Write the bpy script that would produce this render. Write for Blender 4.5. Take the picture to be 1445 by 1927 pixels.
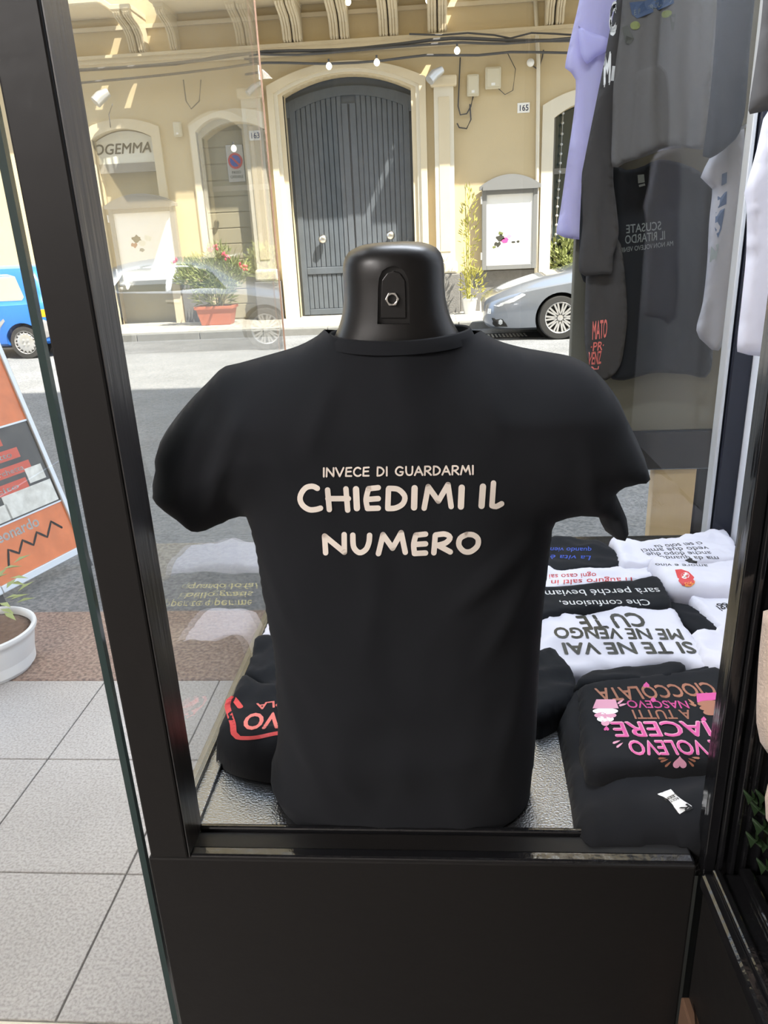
import bpy, bmesh, math, random
import numpy as np
from mathutils import Vector, Matrix, noise
from mathutils.bvhtree import BVHTree
from mathutils.geometry import delaunay_2d_cdt

for o in list(bpy.data.objects): bpy.data.objects.remove(o)
S = bpy.context.scene
COL = S.collection
random.seed(7)

# ------------------------------------------------------------------ camera
W, H, FPX = 1445.0, 1927.0, 1403.75
EYE = Vector((0, 0, 1.55))
# rows: world X (right along the shop front), world Y (out to the street), world Z (up) in image axes (right, down, forward)
RX = Vector((0.99701248, -0.01892477, -0.07488637))
RY = Vector((0.06361454, -0.34871425, 0.93506768))
RZ = Vector((-0.04380989, -0.93703801, -0.34646857))
cam = bpy.data.cameras.new('camera'); cam_o = bpy.data.objects.new('camera', cam); COL.objects.link(cam_o)
cam.sensor_fit = 'VERTICAL'; cam.sensor_height = 36.0; cam.lens = 36.0 * FPX / H
cam.clip_start = 0.02; cam.clip_end = 200
m = Matrix(((RX[0], -RX[1], -RX[2]), (RY[0], -RY[1], -RY[2]), (RZ[0], -RZ[1], -RZ[2]))).to_4x4()
m.translation = EYE
cam_o.matrix_world = m
S.camera = cam_o

# ------------------------------------------------------------------ light and exposure
S.view_settings.view_transform = 'Standard'; S.view_settings.look = 'None'
S.view_settings.gamma = 1.0; S.view_settings.use_curve_mapping = False
S.view_settings.exposure = 0.55
world = bpy.data.worlds.new('sky'); S.world = world; world.use_nodes = True
bg = world.node_tree.nodes['Background']
bg.inputs[0].default_value = (0.66, 0.80, 1.0, 1); bg.inputs[1].default_value = 2.1
sun = bpy.data.lights.new('sun', 'SUN'); sun.energy = 10.5; sun.color = (1.0, 0.93, 0.80); sun.angle = 0.009
sun_o = bpy.data.objects.new('sun', sun); COL.objects.link(sun_o)
sun_o.rotation_euler = Vector((-0.50, 0.43, -1.0)).to_track_quat('-Z', 'Y').to_euler()
sun_o.location = (5, -5, 30)
def area(name, loc, sx, sy, power, color=(1, 0.93, 0.85), target=(0, 0, -1)):
    l = bpy.data.lights.new(name, 'AREA'); l.shape = 'RECTANGLE'; l.size = sx; l.size_y = sy; l.energy = power; l.color = color
    o = bpy.data.objects.new(name, l); COL.objects.link(o); o.location = loc
    o.rotation_euler = Vector(target).to_track_quat('-Z', 'Y').to_euler()
    return o
area('shop_fill_light', (-1.9, -0.9, 2.80), 1.2, 0.6, 80, (1, 0.95, 0.92))  # added fill to brighten the shop interior, no lamp known here
area('shop_fill_light', (-1.9, -2.6, 2.80), 1.2, 0.6, 66, (1, 0.95, 0.92))  # second added fill, deeper in the shop
area('display_fill_light', (0.2, 1.50, 2.56), 0.8, 0.12, 16, (0.84, 0.90, 1.0))  # added fill to brighten the shirts inside the display

# ------------------------------------------------------------------ measuring helpers (photo point -> point on a real plane)
def ray(x, y):
    c = Vector((x - W / 2, y - H / 2, FPX))
    return Vector((RX.dot(c), RY.dot(c), RZ.dot(c)))
def atY(x, y, Y): d = ray(x, y); return EYE + d * (Y / d.y)
def atZ(x, y, Z): d = ray(x, y); return EYE + d * ((Z - EYE.z) / d.z)

# ------------------------------------------------------------------ materials
MATS = {}
def mat(name, col, rough=0.6, metal=0.0, var=0.0, vscale=8.0, bump=0.0, bscale=40.0, spec=0.5, emit=None, estr=0.0, sheen=0.0, bdetail=3.0, bstretch=None, coat=0.0, trans=0.0, ior=None):
    if name in MATS: return MATS[name]
    mt = bpy.data.materials.new(name); mt.use_nodes = True
    nt = mt.node_tree; b = nt.nodes['Principled BSDF']
    b.inputs['Base Color'].default_value = (*col, 1); b.inputs['Roughness'].default_value = rough
    b.inputs['Metallic'].default_value = metal; b.inputs['Specular IOR Level'].default_value = spec
    if sheen: b.inputs['Sheen Weight'].default_value = sheen
    if coat: b.inputs['Coat Weight'].default_value = coat
    if ior: b.inputs['IOR'].default_value = ior
    if trans:
        tl = nt.nodes.new('ShaderNodeBsdfTranslucent'); tl.inputs[0].default_value = (*col, 1); ms = nt.nodes.new('ShaderNodeMixShader'); ms.inputs[0].default_value = trans
        nt.links.new(b.outputs[0], ms.inputs[1]); nt.links.new(tl.outputs[0], ms.inputs[2]); nt.links.new(ms.outputs[0], nt.nodes['Material Output'].inputs['Surface'])
    if emit: b.inputs['Emission Color'].default_value = (*emit, 1); b.inputs['Emission Strength'].default_value = estr
    tc = nt.nodes.new('ShaderNodeTexCoord')
    if var:
        n = nt.nodes.new('ShaderNodeTexNoise'); n.inputs['Scale'].default_value = vscale; n.inputs['Detail'].default_value = 5
        nt.links.new(tc.outputs['Object'], n.inputs['Vector'])
        mx = nt.nodes.new('ShaderNodeMix'); mx.data_type = 'RGBA'
        mx.inputs[6].default_value = (*[c * (1 - var) for c in col], 1); mx.inputs[7].default_value = (*[min(1, c * (1 + var)) for c in col], 1)
        nt.links.new(n.outputs['Fac'], mx.inputs[0]); nt.links.new(mx.outputs[2], b.inputs['Base Color'])
    if bump:
        n = nt.nodes.new('ShaderNodeTexNoise'); n.inputs['Scale'].default_value = bscale; n.inputs['Detail'].default_value = bdetail
        if bstretch:
            mp = nt.nodes.new('ShaderNodeMapping'); mp.inputs['Scale'].default_value = bstretch
            nt.links.new(tc.outputs['Object'], mp.inputs['Vector']); nt.links.new(mp.outputs[0], n.inputs['Vector'])
        else: nt.links.new(tc.outputs['Object'], n.inputs['Vector'])
        bp = nt.nodes.new('ShaderNodeBump'); bp.inputs['Strength'].default_value = bump; bp.inputs['Distance'].default_value = 0.01
        nt.links.new(n.outputs['Fac'], bp.inputs['Height']); nt.links.new(bp.outputs[0], b.inputs['Normal'])
    MATS[name] = mt
    return mt
def speckle(name, c1, c2, c3, scale, rough=0.5, bump=0.05, c4=None):
    mt = bpy.data.materials.new(name); mt.use_nodes = True; nt = mt.node_tree; b = nt.nodes['Principled BSDF']
    b.inputs['Roughness'].default_value = rough
    tc = nt.nodes.new('ShaderNodeTexCoord')
    n = nt.nodes.new('ShaderNodeTexNoise'); n.inputs['Scale'].default_value = scale; n.inputs['Detail'].default_value = 3
    n2 = nt.nodes.new('ShaderNodeTexNoise'); n2.inputs['Scale'].default_value = 1.7; n2.inputs['Detail'].default_value = 6
    for q in (n, n2): nt.links.new(tc.outputs['Object'], q.inputs['Vector'])
    cr = nt.nodes.new('ShaderNodeValToRGB'); e = cr.color_ramp.elements
    e[0].position = 0.36; e[0].color = (*c1, 1); e[1].position = 0.64; e[1].color = (*c3, 1)
    k = cr.color_ramp.elements.new(0.5); k.color = (*c2, 1)
    nt.links.new(n.outputs['Fac'], cr.inputs[0])
    mx = nt.nodes.new('ShaderNodeMix'); mx.data_type = 'RGBA'; mx.blend_type = 'MULTIPLY'
    mr = nt.nodes.new('ShaderNodeMapRange'); mr.inputs[1].default_value = 0.3; mr.inputs[2].default_value = 0.7; mr.inputs[3].default_value = 0.82; mr.inputs[4].default_value = 1.08
    nt.links.new(n2.outputs['Fac'], mr.inputs[0])
    mx.inputs[0].default_value = 1.0
    nt.links.new(cr.outputs[0], mx.inputs[6]); nt.links.new(mr.outputs[0], mx.inputs[7]); nt.links.new(mx.outputs[2], b.inputs['Base Color'])
    bp = nt.nodes.new('ShaderNodeBump'); bp.inputs['Strength'].default_value = bump; bp.inputs['Distance'].default_value = 0.01
    nt.links.new(n.outputs['Fac'], bp.inputs['Height']); nt.links.new(bp.outputs[0], b.inputs['Normal'])
    return mt
def glass(name, tint, ior=1.5, haze=0.0):
    mt = bpy.data.materials.new(name); mt.use_nodes = True; nt = mt.node_tree
    nt.nodes.remove(nt.nodes['Principled BSDF']); out = nt.nodes['Material Output']
    tr = nt.nodes.new('ShaderNodeBsdfTransparent'); tr.inputs[0].default_value = (*tint, 1)
    gl = nt.nodes.new('ShaderNodeBsdfGlossy'); gl.inputs['Roughness'].default_value = 0.0
    geo = nt.nodes.new('ShaderNodeNewGeometry')
    mr = nt.nodes.new('ShaderNodeMapRange'); mr.inputs[3].default_value = ior; mr.inputs[4].default_value = 1.0 / ior
    nt.links.new(geo.outputs['Backfacing'], mr.inputs[0])
    fr = nt.nodes.new('ShaderNodeFresnel'); nt.links.new(mr.outputs[0], fr.inputs['IOR'])
    mx = nt.nodes.new('ShaderNodeMixShader')
    nt.links.new(fr.outputs[0], mx.inputs[0]); nt.links.new(tr.outputs[0], mx.inputs[1]); nt.links.new(gl.outputs[0], mx.inputs[2])
    last = mx
    if haze:   # dust film on the pane
        df = nt.nodes.new('ShaderNodeBsdfTranslucent'); df.inputs[0].default_value = (0.9, 0.9, 0.85, 1)
        tc = nt.nodes.new('ShaderNodeTexCoord'); n = nt.nodes.new('ShaderNodeTexNoise'); n.inputs['Scale'].default_value = 6; n.inputs['Detail'].default_value = 6
        nt.links.new(tc.outputs['Object'], n.inputs['Vector'])
        m2 = nt.nodes.new('ShaderNodeMath'); m2.operation = 'MULTIPLY'; m2.inputs[1].default_value = haze
        nt.links.new(n.outputs['Fac'], m2.inputs[0])
        ms = nt.nodes.new('ShaderNodeMixShader'); nt.links.new(m2.outputs[0], ms.inputs[0]); nt.links.new(mx.outputs[0], ms.inputs[1]); nt.links.new(df.outputs[0], ms.inputs[2]); last = ms
    nt.links.new(last.outputs[0], out.inputs['Surface'])
    return mt

BLACKPAINT = mat('black_gloss_paint', (0.008, 0.008, 0.009), 0.14, bump=0.12, bscale=50, bstretch=(1, 1, 0.12), ior=1.7)
BLACKMATT = mat('black_satin_paint', (0.0125, 0.0115, 0.011), 0.42, bump=0.05, bscale=30, spec=0.25)
LITWOOD = mat('lit_black_wood', (0.055, 0.052, 0.053), 0.33, var=0.25, vscale=20, bump=0.10, bscale=90, bstretch=(1, 1, 0.06), ior=1.6)  # grained black wood, its tone greyed to paint in light on the inner face
PLATFORM = mat('platform_gloss_black', (0.012, 0.012, 0.012), 0.24, bump=0.15, bscale=300, bdetail=2, ior=3.3)
NAVY = mat('navy_paint', (0.009, 0.011, 0.020), 0.25, bump=0.1, bscale=30)
WHITEPAINT = mat('white_paint', (0.78, 0.80, 0.84), 0.5)
GLASS = glass('clear_glass', (0.985, 0.99, 0.985))
GLASS_SIDE = glass('dusty_side_glass', (0.975, 0.98, 0.97), 1.85, 0.06)
GLASSEDGE = mat('green_glass_edge', (0.020, 0.040, 0.038), 0.15, spec=0.6)
COPPEREDGE = mat('warm_glass_edge', (0.62, 0.36, 0.24), 0.25, var=0.5, vscale=10)
STUCCO = mat('cream_stucco', (0.58, 0.475, 0.30), 0.85, var=0.10, vscale=0.9, bump=0.15, bscale=25)
STUCCO2 = mat('pale_moulding', (0.66, 0.57, 0.41), 0.8, var=0.08, vscale=2.5, bump=0.1, bscale=30)
STUCCO3 = mat('white_moulding', (0.70, 0.65, 0.54), 0.8, var=0.07, vscale=3)
LAVA = mat('lava_stone_plinth', (0.17, 0.165, 0.16), 0.8, var=0.25, vscale=14, bump=0.6, bscale=40)
TILE = speckle('pale_floor_tile', (0.33, 0.31, 0.295), (0.43, 0.405, 0.39), (0.49, 0.465, 0.45), 140, 0.42, 0.03)
GROUT = mat('grout', (0.20, 0.19, 0.18), 0.9)
GRANITE = speckle('pink_granite', (0.15, 0.105, 0.09), (0.27, 0.18, 0.145), (0.36, 0.265, 0.21), 70, 0.5, 0.05)
ASPHALT = speckle('asphalt', (0.125, 0.13, 0.138), (0.18, 0.186, 0.195), (0.24, 0.243, 0.245), 55, 0.85, 0.3)
PAVING = speckle('pale_paving', (0.36, 0.34, 0.30), (0.45, 0.43, 0.38), (0.52, 0.5, 0.45), 18, 0.8, 0.2)
KERB = mat('lava_kerb', (0.20, 0.20, 0.19), 0.8, var=0.2, vscale=10, bump=0.3)
BLACKCLOTH = mat('black_cotton', (0.0135, 0.0145, 0.017), 0.92, sheen=0.03, spec=0.15)
CHARCLOTH = mat('charcoal_cotton', (0.105, 0.10, 0.097), 0.92, sheen=0.03, spec=0.15)
DKCHAR = mat('dark_charcoal_cotton', (0.06, 0.056, 0.055), 0.92, sheen=0.03, spec=0.15)
DIMCLOTH = mat('dimmed_white_cotton', (0.30, 0.29, 0.31), 0.92, spec=0.15)  # white cotton greyed to the dimness of a reflection in the pane
WHITECLOTH = mat('white_cotton', (0.80, 0.79, 0.86), 0.9, spec=0.2, trans=0.2)
LAVCLOTH = mat('lilac_white_cotton', (0.72, 0.70, 0.95), 0.9, spec=0.2, trans=0.55)
BEIGECLOTH = mat('beige_knit', (0.62, 0.50, 0.42), 0.9, bump=0.3, bscale=250, sheen=0.2)
INKWHITE = mat('warm_white_print', (0.86, 0.77, 0.68), 0.7)
INKPALE = mat('white_print', (0.75, 0.75, 0.74), 0.6)
INKGREY = mat('grey_print', (0.20, 0.22, 0.21), 0.7)
INKBLACK = mat('black_print', (0.02, 0.02, 0.02), 0.6)
INKOLIVE = mat('dark_olive_print', (0.045, 0.045, 0.035), 0.55)
INKRED = mat('red_print', (0.62, 0.06, 0.06), 0.6)
INKCORAL = mat('coral_print', (0.80, 0.20, 0.17), 0.6)
INKBLUE = mat('blue_print', (0.03, 0.08, 0.45), 0.6)
INKDKBLUE = mat('deep_blue_print', (0.025, 0.05, 0.11), 0.6)
INKYELLOW = mat('yellow_print', (0.75, 0.62, 0.12), 0.6)
INKPINK = mat('hot_pink_print', (0.62, 0.08, 0.30), 0.5)
INKLPINK = mat('light_pink_print', (0.70, 0.33, 0.45), 0.5)
INKBROWN = mat('caramel_print', (0.36, 0.15, 0.09), 0.5)
INKORANGE = mat('orange_print', (0.85, 0.30, 0.06), 0.6)
INKGREEN = mat('olive_green_print', (0.15, 0.17, 0.05), 0.7)
PLASTIC = mat('black_mannequin_plastic', (0.013, 0.012, 0.0115), 0.36, spec=0.45)
STEEL = mat('zinc_steel', (0.62, 0.60, 0.56), 0.3, metal=1.0)
DOORPAINT = mat('weathered_grey_door_paint', (0.085, 0.10, 0.12), 0.55, var=0.25, vscale=5, bump=0.3, bscale=30, bstretch=(1, 1, 0.1))
CABLE = mat('black_cable', (0.075, 0.075, 0.08), 0.7)
GREYBOX = mat('grey_box_plastic', (0.62, 0.57, 0.44), 0.6)
ALU = mat('aluminium', (0.60, 0.61, 0.62), 0.4, metal=0.6)
GREYMETAL = mat('grey_metal_frame', (0.24, 0.245, 0.25), 0.45, metal=0.3)
SILVER = mat('silver_car_paint', (0.20, 0.225, 0.27), 0.28, metal=0.5, coat=1.0)
BLUECAR = mat('blue_car_paint', (0.02, 0.16, 0.60), 0.35, coat=0.8)
CARGLASS = mat('dark_car_glass', (0.03, 0.045, 0.045), 0.04, spec=0.8)
PALEGLASS = mat('pale_car_glass', (0.36, 0.38, 0.30), 0.1, spec=0.8)
RUBBER = mat('tyre_rubber', (0.03, 0.03, 0.03), 0.8)
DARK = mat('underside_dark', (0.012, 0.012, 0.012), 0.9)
RIM = mat('alloy_rim', (0.62, 0.62, 0.62), 0.3, metal=0.7)
GREYPLASTIC = mat('grey_bumper_plastic', (0.30, 0.30, 0.31), 0.6)
AMBER = mat('amber_lens', (0.85, 0.35, 0.02), 0.2)
LENS = mat('headlamp_lens', (0.55, 0.58, 0.62), 0.1, metal=0.3)
TERRACOTTA = mat('terracotta_plastic', (0.50, 0.15, 0.08), 0.6, var=0.1)
SOIL = mat('dry_soil', (0.16, 0.10, 0.07), 0.95, var=0.5, vscale=40, bump=1.0, bscale=60)
LEAF = mat('oleander_leaf', (0.30, 0.34, 0.13), 0.55, var=0.4, vscale=6)
LEAFY = mat('yellow_green_leaf', (0.36, 0.34, 0.07), 0.55, var=0.3, vscale=6)
LEAFDK = mat('dark_green_leaf', (0.012, 0.03, 0.008), 0.5, var=0.3, vscale=8)
STEM = mat('stem', (0.22, 0.20, 0.08), 0.8)
BLOSSOM = mat('pink_blossom', (0.75, 0.08, 0.14), 0.6)
POTWHITE = mat('white_pot_plastic', (0.74, 0.74, 0.74), 0.45)
WOODLEG = mat('raw_wood', (0.52, 0.40, 0.24), 0.7, var=0.15, vscale=10, bump=0.3, bscale=20, bstretch=(1, 1, 0.05))
BOARDGREY = mat('grey_beige_board', (0.13, 0.125, 0.10), 0.7, var=0.08, vscale=2)
CARDBOARD = mat('brown_cardboard', (0.13, 0.07, 0.04), 0.8)
PAPER = mat('white_paper', (0.85, 0.85, 0.84), 0.6)
SIGNWHITE = mat('sign_white', (0.74, 0.74, 0.66), 0.5)
SHUTTER = mat('olive_grey_shutter', (0.40, 0.36, 0.25), 0.7, var=0.06, vscale=3)
INTWALL = mat('shop_inner_wall', (0.46, 0.44, 0.42), 0.8)
BULB = mat('frosted_bulb', (0.9, 0.88, 0.8), 0.4, emit=(1, 0.93, 0.75), estr=2.2)
SIGNART = mat('dark_menu_print', (0.07, 0.065, 0.055), 0.35, var=0.6, vscale=9)
SIGNORANGE = mat('orange_menu_print', (0.72, 0.20, 0.06), 0.35, var=0.35, vscale=10)
SIGNRED = mat('red_menu_band', (0.62, 0.10, 0.05), 0.35)
SIGNGLARE = mat('food_print_glare', (0.80, 0.74, 0.62), 0.15, var=0.5, vscale=22)  # food pictures brightened to carry white glare in their colour

# ------------------------------------------------------------------ object helpers
def tag(o, label=None, cat=None, group=None, kind=None):
    if label: o['label'] = label
    if cat: o['category'] = cat
    if group: o['group'] = group
    if kind: o['kind'] = kind
    return o
def thing(name, label, cat, loc=(0, 0, 0), group=None, kind=None):
    o = bpy.data.objects.new(name, None); COL.objects.link(o); o.location = loc; o.empty_display_size = 0.1
    return tag(o, label, cat, group, kind)
def link(name, me, material, parent=None, smooth=True):
    o = bpy.data.objects.new(name, me); COL.objects.link(o)
    if material and not me.materials: me.materials.append(material)
    if parent:
        o.parent = parent
        o.matrix_parent_inverse = Matrix.Translation(parent.location).inverted() if parent.type == 'EMPTY' else Matrix()
    return o
class MB:
    def __init__(s): s.v = []; s.f = []
    def add(s, vs, fs):
        k = len(s.v); s.v += [tuple(p) for p in vs]; s.f += [tuple(i + k for i in f) for f in fs]; return s
    def box(s, x0, x1, y0, y1, z0, z1):
        return s.add([(x0, y0, z0), (x1, y0, z0), (x1, y1, z0), (x0, y1, z0), (x0, y0, z1), (x1, y0, z1), (x1, y1, z1), (x0, y1, z1)],
                     [(0, 3, 2, 1), (4, 5, 6, 7), (0, 1, 5, 4), (1, 2, 6, 5), (2, 3, 7, 6), (3, 0, 4, 7)])
    def obox(s, c, ax, ay, az):
        c = Vector(c); vs = [c + ax * i + ay * j + az * k for k in (-1, 1) for i, j in ((-1, -1), (1, -1), (1, 1), (-1, 1))]
        return s.add(vs, [(0, 3, 2, 1), (4, 5, 6, 7), (0, 1, 5, 4), (1, 2, 6, 5), (2, 3, 7, 6), (3, 0, 4, 7)])
    def tube(s, pts, r, n=8, cap=True):
        pts = [Vector(p) for p in pts]; rs = r if isinstance(r, (list, tuple)) else [r] * len(pts); vs = []; fs = []
        up = Vector((0, 0, 1))
        for i, p in enumerate(pts):
            d = (pts[min(i + 1, len(pts) - 1)] - pts[max(i - 1, 0)]).normalized()
            a = d.cross(up if abs(d.z) < 0.95 else Vector((1, 0, 0))).normalized(); b = d.cross(a)
            for k in range(n):
                t = 2 * math.pi * k / n; vs.append(p + (a * math.cos(t) + b * math.sin(t)) * rs[i])
        for i in range(len(pts) - 1):
            for k in range(n): fs.append((i * n + k, i * n + (k + 1) % n, (i + 1) * n + (k + 1) % n, (i + 1) * n + k))
        if cap: fs.append(tuple(range(n))); fs.append(tuple((len(pts) - 1) * n + k for k in reversed(range(n))))
        return s.add(vs, fs)
    def lathe(s, prof, c=(0, 0, 0), axis='z', n=24, cap=True):
        vs = []; fs = []
        for r, z in prof:
            for k in range(n):
                t = 2 * math.pi * k / n; a, b = r * math.cos(t), r * math.sin(t)
                p = (a, b, z) if axis == 'z' else (a, z, b)
                vs.append((p[0] + c[0], p[1] + c[1], p[2] + c[2]))
        for i in range(len(prof) - 1):
            for k in range(n): fs.append((i * n + k, i * n + (k + 1) % n, (i + 1) * n + (k + 1) % n, (i + 1) * n + k))
        if cap: fs.append(tuple(reversed(range(n)))); fs.append(tuple((len(prof) - 1) * n + k for k in range(n)))
        return s.add(vs, fs)
    def prism(s, poly, y0, y1):           # poly in (x, z), extruded along Y
        n = len(poly); vs = [(x, y0, z) for x, z in poly] + [(x, y1, z) for x, z in poly]
        fs = [tuple(range(n)), tuple(reversed(range(n, 2 * n)))] + [(i, i + n, (i + 1) % n + n, (i + 1) % n) for i in range(n)]
        return s.add(vs, fs)
    def xprism(s, poly, x0, x1):          # poly in (y, z), extruded along X
        n = len(poly); vs = [(x0, y, z) for y, z in poly] + [(x1, y, z) for y, z in poly]
        fs = [tuple(reversed(range(n))), tuple(range(n, 2 * n))] + [(i, (i + 1) % n, (i + 1) % n + n, i + n) for i in range(n)]
        return s.add(vs, fs)
    def rings(s, rings, cap0=True, cap1=True):
        n = len(rings[0]); vs = [p for r in rings for p in r]; fs = []
        for i in range(len(rings) - 1):
            for k in range(n): fs.append((i * n + k, i * n + (k + 1) % n, (i + 1) * n + (k + 1) % n, (i + 1) * n + k))
        if cap0: fs.append(tuple(reversed(range(n))))
        if cap1: fs.append(tuple((len(rings) - 1) * n + k for k in range(n)))
        return s.add(vs, fs)
    def mesh(s, name, smooth=False, fix=True):
        me = bpy.data.meshes.new(name); me.from_pydata(s.v, [], s.f); me.update()
        if fix:
            bm = bmesh.new(); bm.from_mesh(me); bmesh.ops.recalc_face_normals(bm, faces=bm.faces); bm.to_mesh(me); bm.free()
        if smooth: me.polygons.foreach_set('use_smooth', [True] * len(me.polygons))
        return me
    def build(s, name, material, parent=None, smooth=False, bevel=0.0, auto=None):
        me = s.mesh(name, smooth); o = link(name, me, material, parent)
        if auto and smooth: me.set_sharp_from_angle(angle=math.radians(auto))
        if bevel:
            b = o.modifiers.new('bevel', 'BEVEL'); b.width = bevel; b.segments = 2; b.limit_method = 'ANGLE'
        return o
def struct(name, mb, material, parent=None, label=None, bevel=0.0, **k):
    o = mb.build(name, material, parent, bevel=bevel, **k)
    if not parent: tag(o, label or None, None, kind='structure')
    return o
def catmull(pts, step, closed=False):
    P = [np.array(p, float) for p in pts]; n = len(P); out = []
    for i in range(n if closed else n - 1):
        p1, p2 = P[i], P[(i + 1) % n]
        p0 = P[i - 1] if (closed or i > 0) else p1; p3 = P[(i + 2) % n] if (closed or i + 2 < n) else p2
        k = max(1, int(np.linalg.norm(p2 - p1) / step))
        for j in range(k):
            t = j / k
            out.append(0.5 * (2 * p1 + (p2 - p0) * t + (2 * p0 - 5 * p1 + 4 * p2 - p3) * t * t + (3 * p1 - p0 - 3 * p2 + p3) * t ** 3))
    if not closed: out.append(P[-1])
    return out
def inside(px, py, poly):
    r = np.zeros(px.shape, bool); n = len(poly)
    for i in range(n):
        x1, y1 = poly[i]; x2, y2 = poly[(i + 1) % n]
        c = ((y1 > py) != (y2 > py)) & (px < (x2 - x1) * (py - y1) / ((y2 - y1) if y2 != y1 else 1e-12) + x1)
        r ^= c
    return r
def segdist(pts, segs):
    d = np.full(len(pts), 1e9)
    for a, b in segs:
        a = np.array(a); b = np.array(b); ab = b - a; L = ab @ ab
        t = np.clip(((pts - a) @ ab) / (L if L > 0 else 1), 0, 1)
        d = np.minimum(d, np.linalg.norm(pts - a - t[:, None] * ab, axis=1))
    return d
def fill(outline, res):
    """triangulate a closed 2D outline with inner points; returns pts (n,2), tris, boundary count"""
    O = np.array(outline); lo, hi = O.min(0), O.max(0)
    gx, gy = np.meshgrid(np.arange(lo[0], hi[0], res), np.arange(lo[1], hi[1], res * 0.87))
    gx = gx + (np.arange(gx.shape[0]) % 2)[:, None] * res * 0.5
    G = np.stack([gx.ravel(), gy.ravel()], 1)
    G = G[inside(G[:, 0], G[:, 1], O)]
    segs = [(O[i], O[(i + 1) % len(O)]) for i in range(len(O))]
    if len(G): G = G[segdist(G, segs) > res * 0.45]
    A = np.vstack([O, G]) if len(G) else O
    n = len(O)
    r = delaunay_2d_cdt([Vector(p) for p in A], [(i, (i + 1) % n) for i in range(n)], [], 1, 1e-7)
    return np.array([tuple(p) for p in r[0]]), [tuple(f) for f in r[2]]
def fnoise(p, s): return noise.noise(Vector(p) * s)

# ------------------------------------------------------------------ cloth pieces
def cloth(name, sections, place, T=0.03, R=0.04, res=0.012, step=0.012, material=None, parent=None, fold=0.0, fscale=(6, 2), Tfun=None, both=True, ffun=None, smooth_outline=True):
    """padded cloth from an outline. sections: list of (points2D, open_edge). place(u, v, t) -> world. returns object, bvh"""
    outl = []; segs = []
    for pts, opened in sections:
        c = catmull(pts, step) if smooth_outline else [np.array(p, float) for p in pts]
        if outl and np.linalg.norm(c[0] - outl[-1]) < 1e-6: c2 = c[1:]
        else: c2 = c
        if not opened:
            q = ([outl[-1]] if outl and c2 is not c else []) + c2
            segs += [(q[i], q[i + 1]) for i in range(len(q) - 1)]
        outl += c2
    if np.linalg.norm(outl[0] - outl[-1]) < 1e-6: outl = outl[:-1]
    P, F = fill(outl, res)
    d = segdist(P, segs) if segs else np.full(len(P), 1.0)
    s = np.clip(d / R, 0, 1); t = np.sqrt(np.maximum(0, 1 - (1 - s) ** 2))
    vs = []
    for (u, v), a in zip(P, t):
        TT = Tfun(u, v) if Tfun else T
        sd_ = fscale[0] + 3.1 + T * 100
        f = fold * a * (0.9 * noise.noise(Vector((u * fscale[0], v * fscale[1], sd_))) + 1.1 * (0.22 - abs(noise.noise(Vector((u * fscale[0] * 1.6 + v * 2, v * fscale[1] * 1.7, sd_ + 6.6)))))) + fold * .35 * a * noise.noise(Vector((u * fscale[0] * 3.7, v * fscale[1] * 3.3, sd_ + 2.2))) if fold else 0
        if ffun: f += ffun(u, v, a)
        vs.append((u, v, TT * a, f))
    n = len(vs)
    V = [tuple(place(u, v, tt + f)) for u, v, tt, f in vs]
    B = [tuple(place(u, v, (-tt + f * 0.6) if both else 0.0)) for u, v, tt, f in vs]
    FF = list(F)
    if both or True:
        on_edge = d < 1e-5
        idx = [i if on_edge[i] else n + i for i in range(n)]
        FB = [tuple(idx[i] for i in reversed(f)) for f in F]
        me = bpy.data.meshes.new(name); me.from_pydata(V + B, [], FF + FB)
    bm = bmesh.new(); bm.from_mesh(me)
    loose = [v for v in bm.verts if not v.link_faces]; bmesh.ops.delete(bm, geom=loose, context='VERTS')
    bmesh.ops.recalc_face_normals(bm, faces=bm.faces); bm.to_mesh(me); bm.free()
    me.polygons.foreach_set('use_smooth', [True] * len(me.polygons))
    o = link(name, me, material, parent)
    return o, BVHTree.FromPolygons(V, F)
def patch(name, V, F, material, parent):
    me = bpy.data.meshes.new(name); me.from_pydata([tuple(p) for p in V], [], F); me.update()
    return link(name, me, material, parent)

def stroke_polys(pts, w, step, smooth=True):
    c = catmull(pts, step) if smooth and len(pts) > 2 else catmull([pts[0], pts[-1]] if len(pts) == 2 else pts, step) if len(pts) == 2 else densify(pts, step)
    return ribbon(c, w)
def densify(pts, step):
    out = []
    for a, b in zip(pts[:-1], pts[1:]):
        a = np.array(a, float); b = np.array(b, float); k = max(1, int(np.linalg.norm(b - a) / step))
        out += [a + (b - a) * j / k for j in range(k)]
    return out + [np.array(pts[-1], float)]
def ribbon(c, w):
    """round-ended stroke: list of small polygons (2D)"""
    polys = []; r = w / 2
    L = []
    for i in range(len(c)):
        d = c[min(i + 1, len(c) - 1)] - c[max(i - 1, 0)]; d = d / (np.linalg.norm(d) + 1e-9); nrm = np.array([-d[1], d[0]])
        L.append((c[i] + nrm * r, c[i] - nrm * r))
    for i in range(len(c) - 1): polys.append([L[i][0], L[i][1], L[i + 1][1], L[i + 1][0]])
    for e in (c[0], c[-1]):
        polys.append([e + r * np.array([math.cos(t), math.sin(t)]) for t in np.linspace(0, 2 * math.pi, 15)[:-1]])
    return polys
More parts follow.
